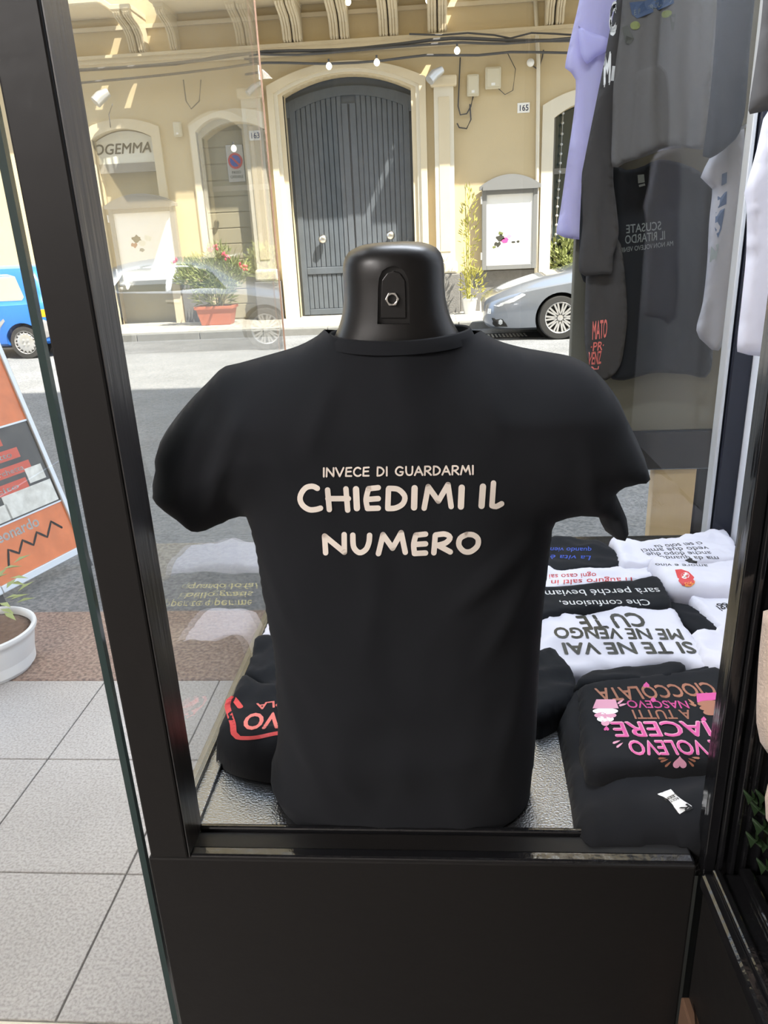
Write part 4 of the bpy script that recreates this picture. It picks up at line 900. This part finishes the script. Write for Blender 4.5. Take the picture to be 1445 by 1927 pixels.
for body, x0, y0, x1, y1, hh in (('SCUSATE', 1244, 432, 1178, 439, 16), ('IL RITARDO', 1251, 450, 1176, 459, 16), ('MA NON VOLEVO VENIRE', 1266, 462, 1162, 476, 9)):
    htext(hD, body, x0, y0, x1, y1, hh, INKGREY, .015)  # lettering toned grey, as dim as its reflection
hblob(hD, [(1200, 329), (1212, 328), (1213, 343), (1201, 345)], INKGREY, 'neck_label'); hblob(hD, [(1203, 333), (1210, 332), (1211, 340), (1204, 341)], BLACKCLOTH, 'label_mark'); hblob(hD, [(1202, 348), (1213, 345), (1214, 349), (1203, 352)], INKGREY, 'label_line')
hE = hang('dark grey shirt end with red hand lettered print', [(1106, 440), (1140, 440), (1168, 460), (1180, 580), (1176, 640), (1166, 690), (1140, 716), (1118, 706), (1102, 660), (1100, 590)], 2.535, DKCHAR, T=.006, R=.006, fold=.022)
htext(hE, 'MATO', 1113, 638, 1142, 634, 34, INKCORAL, .03, .18); htext(hE, '·PR·', 1110, 660, 1136, 657, 16, INKCORAL, .03, .15); htext(hE, 'VENZ', 1107, 686, 1131, 683, 24, INKCORAL, .03, .15); hblob(hE, [(1112, 690), (1126, 688), (1125, 694), (1114, 696)], INKCORAL, 'printed_bar')
hC = hang('charcoal shirt standing in for a pane reflection, with a dark bottle and banner graphic', [(1176, -60), (1166, 60), (1155, 150), (1152, 240), (1152, 314), (1176, 306), (1210, 296), (1250, 282), (1290, 278), (1332, 274), (1337, 180), (1346, 60), (1352, -60)], 2.40, CHARCLOTH, fold=.035, fs=(13, .8))  # a reflection in the front pane, modelled as a solid shirt
hblob(hC, [(1185, 4), (1215, 0), (1240, -8), (1262, -12), (1266, 8), (1240, 18), (1200, 34), (1190, 26)], INKDKBLUE, 'printed_graphic'); htext(hC, 'E IL MERCOLED', 1194, 28, 1262, 6, 10, INKGREY, .01)
hblob(hC, [(1172, 50), (1182, 46), (1194, 72), (1186, 82), (1178, 80)], INKOLIVE, 'printed_bottle'); hblob(hC, circ(1196, 47, 9, 8), INKGREEN, 'printed_lime'); hblob(hC, circ(1254, 26, 8, 7), INKGREEN, 'printed_lime')
hblob(hC, [(1258, 30), (1268, 28), (1264, 60), (1261, 60)], INKOLIVE, 'printed_ribbon')
hF = hang('white shirt greyed like a dim pane reflection, with blue print, beside the navy corner post', [(1376, 240), (1352, 268), (1336, 296), (1318, 334), (1330, 346), (1340, 356), (1334, 420), (1330, 500), (1322, 570), (1310, 622), (1326, 646), (1352, 660), (1372, 600), (1384, 480), (1396, 330), (1400, 240)], 2.22, DIMCLOTH, fold=.012, fs=(18, 2), T=.012)  # replaces a reflected white shirt, its dimness put into the cloth colour
hblob(hF, [(1357, 328), (1366, 324), (1365, 345), (1356, 350)], INKDKBLUE, 'printed_mark'); hblob(hF, [(1350, 370), (1366, 360), (1365, 384), (1350, 392)], INKDKBLUE, 'printed_mark'); hblob(hF, [(1346, 400), (1362, 392), (1356, 430), (1348, 448), (1344, 430)], INKDKBLUE, 'printed_mark'); hblob(hF, [(1338, 464), (1350, 458), (1346, 490), (1336, 494)], INKGREY, 'printed_mark')
MB().tube([tuple(atY(1385, 246, 2.22)), (.80, 2.10, 1.78), (.79, 2.03, 1.78)], .004, 6).build('hanger_hook', STEEL, hF[0])
hG = hang('black long sleeve hanging above the blue printed shirt', [(1352, -60), (1346, 60), (1338, 160), (1328, 250), (1322, 294), (1336, 298), (1362, 282), (1384, 262), (1400, 220), (1410, 100), (1418, -60)], 2.14, BLACKCLOTH, fold=.008, T=.012)
hH = hang('plain white shirt hanging inside against the white side wall', [(1448, 205), (1436, 224), (1424, 280), (1410, 330), (1400, 364), (1404, 384), (1405, 430), (1403, 490), (1396, 560), (1387, 662), (1408, 668), (1432, 671), (1480, 671), (1500, 400), (1510, 205)], 1.62, WHITECLOTH, fold=.008, fs=(14, 2), T=.015)
hI = hang('charcoal shirt hem hanging over the plain white shirt', [(1440, -60), (1432, 40), (1420, 130), (1408, 208), (1411, 215), (1445, 208), (1520, 200), (1530, -60)], 1.56, CHARCLOTH, fold=.008, T=.015)
# beige garment and ivy on the counter to the right
counter = thing('counter', 'glossy black counter running towards the viewer on the right', 'counter', (.6, .4, 0))
MB().box(.342, 1.2, -.3, .788, 0, .715).build('counter_body', BLACKMATT, counter, bevel=.004)
MB().box(.336, 1.2, -.3, .788, .715, .738).build('counter_top', BLACKPAINT, counter, bevel=.005)
MB().box(.350, .362, -.3, .788, .738, .745).build('edge_bead', BLACKPAINT, counter, bevel=.003); MB().box(.385, .40, -.3, .788, .738, .748).build('edge_bead', BLACKPAINT, counter, bevel=.003)
bg_ = hang('beige knitted garment edge hanging right of the moulded post', [(1436, 1150), (1428, 1230), (1424, 1300), (1423, 1360), (1430, 1396), (1446, 1420), (1500, 1430), (1560, 1420), (1560, 1150)], .76, BEIGECLOTH, fold=.003, T=.015, group='')
bg_[0].name = 'beige_garment'; bg_[0]['category'] = 'garment'
bg2 = hang('second beige sleeve end low beside the ivy', [(1446, 1470), (1439, 1500), (1441, 1540), (1452, 1560), (1500, 1560), (1500, 1470)], .75, BEIGECLOTH, fold=.003, T=.012, group='')
bg2[0].name = 'beige_garment'; bg2[0]['category'] = 'garment'

# ================================================================== PLANTS
def leaf_geo(mb, p, d, up, L, w):
    d = d.normalized(); s = d.cross(up).normalized(); n = s.cross(d)
    mb.add([p, p + d * L * .45 + s * w / 2 + n * L * .05, p + d * L - n * L * .1, p + d * L * .45 - s * w / 2 + n * L * .05], [(0, 1, 2), (0, 2, 3)])
rl = random.Random(11)
def bush(parent, name, c, rad, n, L, w, material, upb=.6):
    mb = MB()
    for _ in range(n):
        while True:
            q = Vector((rl.uniform(-1, 1), rl.uniform(-1, 1), rl.uniform(-1, 1)))
            if q.length < 1: break
        p = Vector(c) + Vector((q.x * rad[0], q.y * rad[1], q.z * rad[2]))
        d = (q + Vector((rl.uniform(-.7, .7), rl.uniform(-.7, .7), rl.uniform(-.3, .8) + upb))).normalized()
        leaf_geo(mb, p, d, Vector((rl.uniform(-1, 1), rl.uniform(-1, 1), .6)), L * rl.uniform(.7, 1.2), w)
    o = link(name, mb.mesh(name, fix=False), material, parent); o['kind'] = 'stuff'; return o
pl = thing('oleander_planter', 'flowering oleander in a terracotta trough on the far pavement', 'potted plant', (-4.37, 15.2, .03))
x0, x1, zt = -4.76, -4.02, .40
rim = [[(x0 + .08, 15.02, .03), (x1 - .08, 15.02, .03), (x1 - .08, 15.36, .03), (x0 + .08, 15.36, .03)], [(x0 + .01, 14.98, zt - .06), (x1 - .01, 14.98, zt - .06), (x1 - .01, 15.40, zt - .06), (x0 + .01, 15.40, zt - .06)],
       [(x0 - .02, 14.95, zt - .06), (x1 + .02, 14.95, zt - .06), (x1 + .02, 15.43, zt - .06), (x0 - .02, 15.43, zt - .06)], [(x0 - .02, 14.95, zt), (x1 + .02, 14.95, zt), (x1 + .02, 15.43, zt), (x0 - .02, 15.43, zt)],
       [(x0 + .03, 15.0, zt), (x1 - .03, 15.0, zt), (x1 - .03, 15.38, zt), (x0 + .03, 15.38, zt)], [(x0 + .03, 15.0, zt - .06), (x1 - .03, 15.0, zt - .06), (x1 - .03, 15.38, zt - .06), (x0 + .03, 15.38, zt - .06)]]
MB().rings(rim, True, False).build('trough', TERRACOTTA, pl, bevel=.01)
MB().box(x0 + .03, x1 - .03, 15.0, 15.38, zt - .08, zt - .045).build('soil', SOIL, pl)
for k in range(9):
    a = rl.uniform(0, 6.28); h_ = rl.uniform(.7, 1.15); r_ = rl.uniform(.2, .75)
    MB().tube([(-4.38 + .1 * math.cos(a), 15.19 + .06 * math.sin(a), zt - .05), (-4.38 + r_ * .5 * math.cos(a), 15.19 + .12 * math.sin(a), zt + h_ * .5), (-4.38 + r_ * math.cos(a), 15.19 + .2 * math.sin(a), zt + h_)], [.014, .010, .005], 6).build('stem', STEM, pl)
bush(pl, 'foliage', (-4.36, 15.17, .98), (.66, .36, .36), 950, .17, .034, LEAF); bush(pl, 'foliage', (-4.40, 15.17, .62), (.42, .28, .26), 320, .17, .034, LEAF); bush(pl, 'foliage', (-4.0, 15.15, 1.05), (.4, .25, .22), 220, .16, .032, LEAF); bush(pl, 'foliage', (-4.9, 15.15, 1.0), (.3, .25, .22), 200, .16, .032, LEAF); bush(pl, 'foliage', (-4.25, 15.17, 1.33), (.25, .2, .2), 150, .16, .032, LEAF)
for pxx, pyy in ((404, 465), (420, 478), (428, 484), (332, 490), (452, 500), (462, 503), (395, 470)):
    c = atY(pxx, pyy, 15.0); q = MB()
    for k in range(5): q.lathe([(.004, -.03), (.018, -.02), (.022, .0), (.014, .022), (.003, .03)], (c.x + rl.uniform(-.05, .05), 15.0 + rl.uniform(-.04, .04), c.z + rl.uniform(-.04, .04)), 'z', 7)
    q.build('blossom', BLOSSOM, pl, smooth=True)
bp_ = thing('bamboo_pot', 'tall yellow bamboo plant in a grey bucket beside the right pilaster', 'potted plant', (.66, 15.35, .03))
MB().lathe([(.11, .03), (.15, .30), (.16, .30), (.16, .33), (.14, .33), (.13, .27), (.02, .27)], (.66, 15.35, 0), 'z', 20).build('bucket', ALU, bp_, smooth=True, auto=40)
for k in range(6):
    dx = rl.uniform(-.12, .12); h_ = (2.1, 1.7, 1.9, .9, 1.0, .8)[k]
    MB().tube([(.66 + dx * .4, 15.35, .28), (.66 + dx * .7, 15.36, .28 + h_ * .5), (.66 + dx, 15.38, .28 + h_)], [.011, .009, .005], 6).build('cane', LEAFY, bp_)
bush(bp_, 'foliage', (.66, 15.3, 1.55), (.15, .12, .85), 190, .11, .03, LEAFY); bush(bp_, 'foliage', (.72, 15.3, .62), (.24, .15, .32), 150, .12, .03, LEAFY)
hd = thing('hedge_pot', 'green bushy plants at the foot of the glazed door', 'plant', (2.75, 16.2, .02))
bush(hd, 'foliage', (2.75, 16.2, 1.0), (.45, .12, .5), 500, .14, .06, LEAF); MB().lathe([(.16, .02), (.2, .4), (.18, .4), (.17, .36), (.02, .36)], (2.75, 16.2, 0), 'z', 16).build('pot', TERRACOTTA, hd)
bd = thing('bead_garland', 'string of clear beads hanging in the glazed doorway', 'garland', tuple(atY(1056, 300, FY + .2)))
P = [atY(a, b, FY + .2) for a, b in ((1060, 200), (1056, 280), (1052, 340), (1048, 400), (1045, 470), (1044, 500))]
P = [Vector(q) for q in catmull([tuple(p) for p in P], .02)]
MB().tube(P[::4], .006, 5).build('thread', STEEL, bd)
for q in P[::8]:
    MB().lathe([(.004, -.03), (.026, -.015), (.03, 0), (.026, .015), (.004, .03)], tuple(q), 'z', 8).build('bead', LENS, bd, smooth=True)
wp = thing('white_plant_pot', 'round white plastic pot of dry soil on the tiles', 'plant pot', (-1.80, 2.47, 0))
PC = (-1.80, 2.47, 0)
MB().lathe([(.155, .001), (.165, .02), (.185, .13), (.19, .15), (.196, .155), (.200, .165), (.198, .175), (.188, .178), (.180, .17), (.178, .15), (.17, .02)], PC, 'z', 48).build('pot_wall', POTWHITE, wp, smooth=True, auto=60)
MB().lathe([(.178, .150), (.14, .158), (.08, .152), (.03, .160), (.002, .158)], PC, 'z', 40, True).build('soil', SOIL, wp, smooth=True)
st = MB()
for k in range(7):
    a = rl.uniform(0, 6.28); st.tube([(PC[0] + .02 * math.cos(a), PC[1] + .02 * math.sin(a), .15), (PC[0] + .04 * math.cos(a), PC[1] + .04 * math.sin(a), .30), (PC[0] + .09 * math.cos(a), PC[1] + .07 * math.sin(a), .38)], .004, 5)
st.build('stem', STEM, wp)
lf = MB()
for k in range(46):
    a = rl.uniform(0, 6.28); rr_ = rl.uniform(.02, .14); p = Vector((PC[0] + rr_ * math.cos(a) + .05, PC[1] + rr_ * math.sin(a), rl.uniform(.26, .42)))
    leaf_geo(lf, p, Vector((math.cos(a), math.sin(a), rl.uniform(-.3, .6))), Vector((0, 0, 1)), .07, .026)
link('foliage', lf.mesh('foliage', fix=False), LEAF, wp)
ivy = thing('ivy', 'dark green ivy trailing on the counter behind the beige garment', 'plant', (.44, .78, .74))
MB().tube([(.43, .775, .748), (.45, .77, .86), (.47, .775, .97)], .003, 5).build('stem', STEM, ivy)
for pxx, pyy, s in ((1432, 1556, 30), (1418, 1580, 26), (1440, 1590, 24), (1425, 1520, 26), (1412, 1500, 22), (1438, 1630, 26), (1412, 1655, 24), (1432, 1675, 22), (1436, 1500, 24)):
    c = atY(pxx, pyy, .775); R_ = s / 1403 * .75 * .55; mb = MB()
    pts = [Vector((c.x + R_ * (1 + .12 * math.cos(5 * t)) * math.cos(t), .775 + .01 * math.sin(3 * t), c.z + R_ * (1 + .12 * math.cos(5 * t)) * math.sin(t))) for t in np.linspace(0, 2 * math.pi, 21)[:-1]]
    mb.add([Vector((c.x, .77, c.z))] + pts, [(0, i + 1, (i + 1) % 20 + 1) for i in range(20)])
    link('leaf', mb.mesh('leaf', fix=False), LEAFDK, ivy)

# ================================================================== SANDWICH BOARD
L0 = atZ(10, 1155, GZ); R0 = atZ(175, 1063, GZ); e = (R0 - L0).normalized(); nb = Vector((-e.y, e.x, 0)); wd = (R0 - L0).length
th = math.radians(16); upv = Vector((0, 0, math.cos(th))) + nb * math.sin(th); nrm = e.cross(upv).normalized()
if nrm.dot(EYE - L0) < 0: nrm = -nrm
sw = thing('sandwich_board', 'aluminium sandwich board with an orange and black menu standing on the asphalt', 'sign', tuple((L0 + R0) / 2))
LEN = 1.32
def bpt(u, v, n=0.0): return L0 + e * (u * wd) + upv * (v * LEN) + nrm * n
def bbox(name, u0, u1, v0, v1, n0, n1, material, bevel=0.0):
    vs = [bpt(u, v, n) for n in (n0, n1) for u, v in ((u0, v0), (u1, v0), (u1, v1), (u0, v1))]
    return MB().add(vs, [(0, 3, 2, 1), (4, 5, 6, 7), (0, 1, 5, 4), (1, 2, 6, 5), (2, 3, 7, 6), (3, 0, 4, 7)]).build(name, material, sw, bevel=bevel)
bbox('leg', 0, .05, 0, .09, -.02, .0, CABLE); bbox('leg', .95, 1, 0, .09, -.02, .0, CABLE)
bbox('back_sheet', .02, .98, .075, 1, -.02, .0, GREYMETAL)
for a in ((0, .05, .07, 1.0), (.95, 1, .07, 1.0), (.05, .95, .07, .10), (.05, .95, .97, 1.0)): bbox('frame_profile', *a, -.022, .014, ALU, .004)
for a in ((.05, .95, .298, .304), (.05, .95, .645, .652)): bbox('divider', *a, .002, .006, ALU)
bbox('menu_print', .05, .95, .10, .30, .0, .002, SIGNORANGE); bbox('menu_print', .05, .95, .30, .65, .0, .002, SIGNART); bbox('menu_print', .05, .95, .65, .97, .0, .002, SIGNORANGE)
for k, v in enumerate((.58, .52, .46, .40)):
    bbox('menu_band', .12, (.62, .74, .80, .70)[k], v, v + .04, .002, .003, SIGNRED)
    print_text(('cotto', 'prosciutto', 'con porchetta', 'farcito')[k], None, bpt(.2, v + .010, .0045), e, upv, wd * (.34, .46, .52, .4)[k], .026, INKPALE, sw, 'menu_text', bold=.01)
print_text('Leonardo', None, bpt(.14, .245, .004), e, upv, wd * .5, .055, INKPALE, sw, 'menu_text', bold=.03)
zig = [np.array(p) for p in densify([(.2, .15), (.26, .21), (.34, .18), (.42, .22), (.5, .185), (.58, .225), (.66, .19), (.76, .24), (.84, .2)], .02)]
print_poly(ribbon([np.array((p[0] * wd, p[1] * LEN)) for p in zig], .012), None, lambda u, v: bpt(u / wd, v / LEN, .0035), INKBLACK, sw, 'menu_zigzag', Vector((0, 0, -1)))
bbox('menu_picture_glare', .40, .93, .31, .40, .002, .004, SIGNGLARE); bbox('menu_picture_glare', .72, .90, .41, .47, .002, .004, SIGNGLARE); bbox('menu_picture_glare', .08, .42, .31, .37, .002, .004, SIGNGLARE)
bk = []
top0 = bpt(0, 1, -.02); top1 = bpt(1, 1, -.02)
for tp, ft in ((top0, L0 + nb * .75), (top1, R0 + nb * .75)): MB().tube([tp, Vector((ft.x, ft.y, GZ))], .014, 8).build('rear_leg', ALU, sw)

# ================================================================== CARS
def make_car(name, label, st, X0, YN, z0, paint, wheels, wr, ww, windows, wmat, arch_r, spokes):
    W2 = max(s[4] for s in st); yc = YN + W2
    root = thing(name, label, 'car', (X0 + st[-1][0] / 2, yc, z0))
    S_ = catmull([tuple(s) for s in st], .07)
    rings = []
    for u, zl, zb, zt, w, wt in S_:
        half = [(0, zl), (w * .80, zl), (w * .95, zl + .05), (w * .99, zl + (zb - zl) * .3), (w, zl + (zb - zl) * .62), (w * .985, zl + (zb - zl) * .82), (w * .955, zb), (w * .93, zb + .015),
                (wt + (w * .93 - wt) * .62, zb + (zt - zb) * .38), (wt + (w * .93 - wt) * .25, zb + (zt - zb) * .76), (wt * .96, zt - .03 * (zt - zb) / .5), (wt * .7, zt), (0, zt + .012)]
        ring = [(X0 + u, yc - y, z0 + z) for y, z in half] + [(X0 + u, yc + y, z0 + z) for y, z in half[-2:0:-1]]
        rings.append(ring)
    me = MB().rings(rings).mesh('car_body', True)
    cut = []
    for wx in wheels:
        cut.append(MB().lathe([(arch_r, YN - .2), (arch_r, YN + .30)], (X0 + wx, 0, z0 + wr), 'y', 36).mesh('c'))
    pre = BVHTree.FromPolygons([v.co.copy() for v in me.vertices], [tuple(p.vertices) for p in me.polygons])
    me = boolean(me, cut); me.polygons.foreach_set('use_smooth', [True] * len(me.polygons)); me.set_sharp_from_angle(angle=math.radians(40))
    bo = link('car_body', me, paint, root)
    def deco(pts, material, nm, off=.004, parent=None, res=.05):
        P = [(X0 + u, z0 + z) for u, z in pts]
        return print_poly([P], pre, lambda u, v: Vector((u, YN + .3, v)), material, parent or root, nm, Vector((0, 1, 0)), off=off, res=res)
    for w in windows: deco(w, wmat, 'side_window')
    for wx in wheels:
        MB().lathe([(arch_r * .99, YN + .28), (arch_r * .99, YN + .30)], (X0 + wx, 0, z0 + wr), 'y', 30).build('wheel_arch_liner', DARK, bo)
        for side_y, sgn in ((YN + .02, 1), (YN + 2 * W2 - .02, -1)):
            cxx = (X0 + wx, side_y, z0 + wr)
            ty = MB().lathe([(wr * .72, 0), (wr * .78, -.0), (wr * .95, .005 * sgn), (wr, .03 * sgn), (wr, (ww - .03) * sgn), (wr * .95, ww * sgn), (wr * .7, ww * sgn)], cxx, 'y', 36, False).build('tyre', RUBBER, root, smooth=True, auto=50)
            MB().lathe([(wr * .73, .01 * sgn), (wr * .70, .0), (wr * .66, .012 * sgn), (wr * .64, .05 * sgn), (wr * .1, .06 * sgn)], cxx, 'y', 36, False).build('rim', RIM if spokes else GREYPLASTIC, ty, smooth=True, auto=50)
            if sgn == 1:
                if spokes:
                    MB().lathe([(wr * .63, .048), (.01, .05)], cxx, 'y', 24, False).build('rim_shadow', DARK, ty)
                    for k in range(spokes):
                        for da in (-.12, .12):
                            a = 2 * math.pi * k / spokes + da; d = Vector((math.cos(a), 0, math.sin(a))); t_ = Vector((-d.z, 0, d.x))
                            MB().obox(Vector(cxx) + d * wr * .40 + Vector((0, .022, 0)), d * wr * .28, Vector((0, .016, 0)), t_ * .014).build('spoke', RIM, ty)
                    MB().lathe([(.01, .0), (.045, .004), (.05, .03)], cxx, 'y', 16).build('hub_cap', RIM, ty)
                else:
                    MB().lathe([(wr * .64, .03), (wr * .5, .0), (wr * .2, .012), (.005, .01)], cxx, 'y', 30).build('hub_cap', RIM, ty, smooth=True)
                    for k in range(16):
                        a = 2 * math.pi * k / 16; d = Vector((math.cos(a), 0, math.sin(a))); MB().obox(Vector(cxx) + d * wr * .57 + Vector((0, .006, 0)), d * .016, Vector((0, .008, 0)), Vector((-d.z, 0, d.x)) * .009).build('hub_slot', GREYPLASTIC, ty)
                    for k in range(4):
                        a = math.pi / 4 + math.pi / 2 * k; MB().lathe([(.001, -.012), (.018, -.008), (.02, .02)], (cxx[0] + .05 * math.cos(a), cxx[1] + .0, cxx[2] + .05 * math.sin(a)), 'y', 10).build('wheel_nut', RIM, ty)
    MB().box(X0 + .4, X0 + st[-1][0] - .3, YN + .3, YN + 2 * W2 - .3, z0 + .16, z0 + .5).build('underbody', DARK, root)
    return root, deco, bo
silver = [(0, .30, .50, .56, .50, .36), (.05, .22, .56, .63, .66, .50), (.18, .17, .62, .71, .78, .58), (.45, .15, .70, .82, .86, .64), (.85, .15, .78, .93, .89, .68), (1.25, .15, .84, 1.01, .90, .68), (1.55, .15, .88, 1.10, .90, .63), (2.0, .15, .91, 1.36, .90, .57), (2.4, .15, .93, 1.46, .90, .55), (3.0, .15, .95, 1.47, .90, .55), (3.6, .15, .98, 1.40, .89, .53), (4.0, .18, 1.0, 1.24, .86, .5), (4.25, .28, .96, 1.06, .80, .5), (4.35, .40, .82, .90, .70, .45)]
cr, deco, cb = make_car('silver_car', 'silver hatchback parked nose left below the poster case', silver, 0.76, 12.1, GZ, SILVER, (1.17, 3.78), .335, .20,
        [[(1.75, .97), (2.05, 1.28), (2.35, 1.36), (2.62, 1.38), (2.66, .98)], [(2.74, .98), (2.74, 1.38), (3.1, 1.38), (3.45, 1.30), (3.62, 1.05), (3.5, 1.0)]], CARGLASS, .385, 10)
deco([(.14, .55), (.30, .60), (.55, .71), (.66, .77), (.62, .69), (.45, .60), (.22, .53)], LENS, 'headlamp', .006)
deco([(.06, .24), (.18, .22), (.36, .22), (.34, .26), (.28, .34), (.12, .36)], DARK, 'air_intake', .006)
deco([(.22, .27), (.25, .25), (.28, .27), (.28, .32), (.25, .34), (.22, .32)], LENS, 'fog_lamp', .012)
deco([(.05, .42), (.10, .42), (.11, .50), (.06, .50)], PAPER, 'number_plate', .006)
deco([(2.52, .80), (2.74, .82), (2.74, .85), (2.52, .84)], RIM, 'door_handle', .02)
deco([(1.62, .30), (1.63, .30), (1.66, .86), (1.65, .86)], DARK, 'door_seam', .003); deco([(2.68, .25), (2.69, .25), (2.71, .94), (2.70, .94)], DARK, 'door_seam', .003)
blue = [(0, .30, .60, .66, .55, .4), (.1, .22, .65, .76, .70, .55), (.6, .2, .76, .90, .74, .58), (.9, .2, .80, .98, .74, .58), (1.4, .2, .84, 1.34, .74, .57), (1.8, .2, .85, 1.44, .74, .56), (2.6, .2, .86, 1.455, .74, .56), (2.9, .2, .87, 1.43, .735, .55), (3.04, .22, .88, 1.30, .72, .54), (3.14, .24, .86, 1.04, .70, .52), (3.2, .32, .80, .88, .66, .5)]
br, deco, cb = make_car('blue_car', 'small bright blue hatchback seen beyond the glass door', blue, -9.46, 12.08, GZ, BLUECAR, (.62, 2.70), .265, .16,
        [[(1.2, .92), (1.45, 1.24), (1.75, 1.34), (1.95, 1.34), (1.95, .92)], [(2.03, .93), (2.03, 1.34), (2.55, 1.34), (2.68, 1.30), (2.80, .98), (2.76, .93)]], PALEGLASS, .315, 0)
deco([(3.02, .66), (3.14, .66), (3.14, .78), (3.02, .78)], AMBER, 'tail_lamp', .006)
deco([(2.98, .30), (3.02, .62), (3.19, .62), (3.19, .32)], GREYPLASTIC, 'rear_bumper', .010)
deco([(2.28, .38), (2.34, .52), (2.44, .62), (2.42, .66), (2.31, .58), (2.24, .40)], GREYPLASTIC, 'arch_trim', .006)
deco([(2.12, 1.0), (2.25, 1.0), (2.27, 1.12), (2.24, 1.18), (2.14, 1.18), (2.11, 1.12)], DARK, 'headrest', .008)
deco([(.04, .2), (2.2, .2), (2.2, .27), (.04, .27)], GREYPLASTIC, 'sill_trim', .004)

gr = thing('drain_grate', 'slotted iron drain grate in front of the silver car', 'grate', tuple(atZ(960, 632, GZ)))
a = atZ(905, 636, GZ + .005); b = atZ(992, 630, GZ + .005)
MB().box(a.x, b.x + .35, 12.5, 13.15, GZ, GZ + .008).build('grate_plate', DARK, gr)
n = 13
for i in range(n):
    x_ = a.x + (b.x - a.x) * (i + .2) / n; MB().box(x_, x_ + (b.x - a.x) / n * .45, 12.62, 13.0, GZ + .008, GZ + .014).build('grate_bar', PAVING, gr)
cbx = thing('cardboard_box', 'brown cardboard box edge on the floor under the display', 'box', (.27, .70, 0))
c = atY(1352, 1916, .74); zt = c.z - .02
MB().box(c.x - .035, c.x + .030, .70, .785, .001, zt).build('box_body', CARDBOARD, cbx, bevel=.003)
MB().add([(c.x - .035, .70, zt), (c.x - .041, .695, zt + .014), (c.x - .02, .785, zt + .010), (c.x + .033, .785, zt + .012), (c.x + .035, .70, zt)], [(0, 1, 2), (0, 2, 3, 4)]).build('box_flap', CARDBOARD, cbx)

for o in bpy.data.objects:
    for k in ('z', 'y'):
        if k in o.keys(): del o[k]
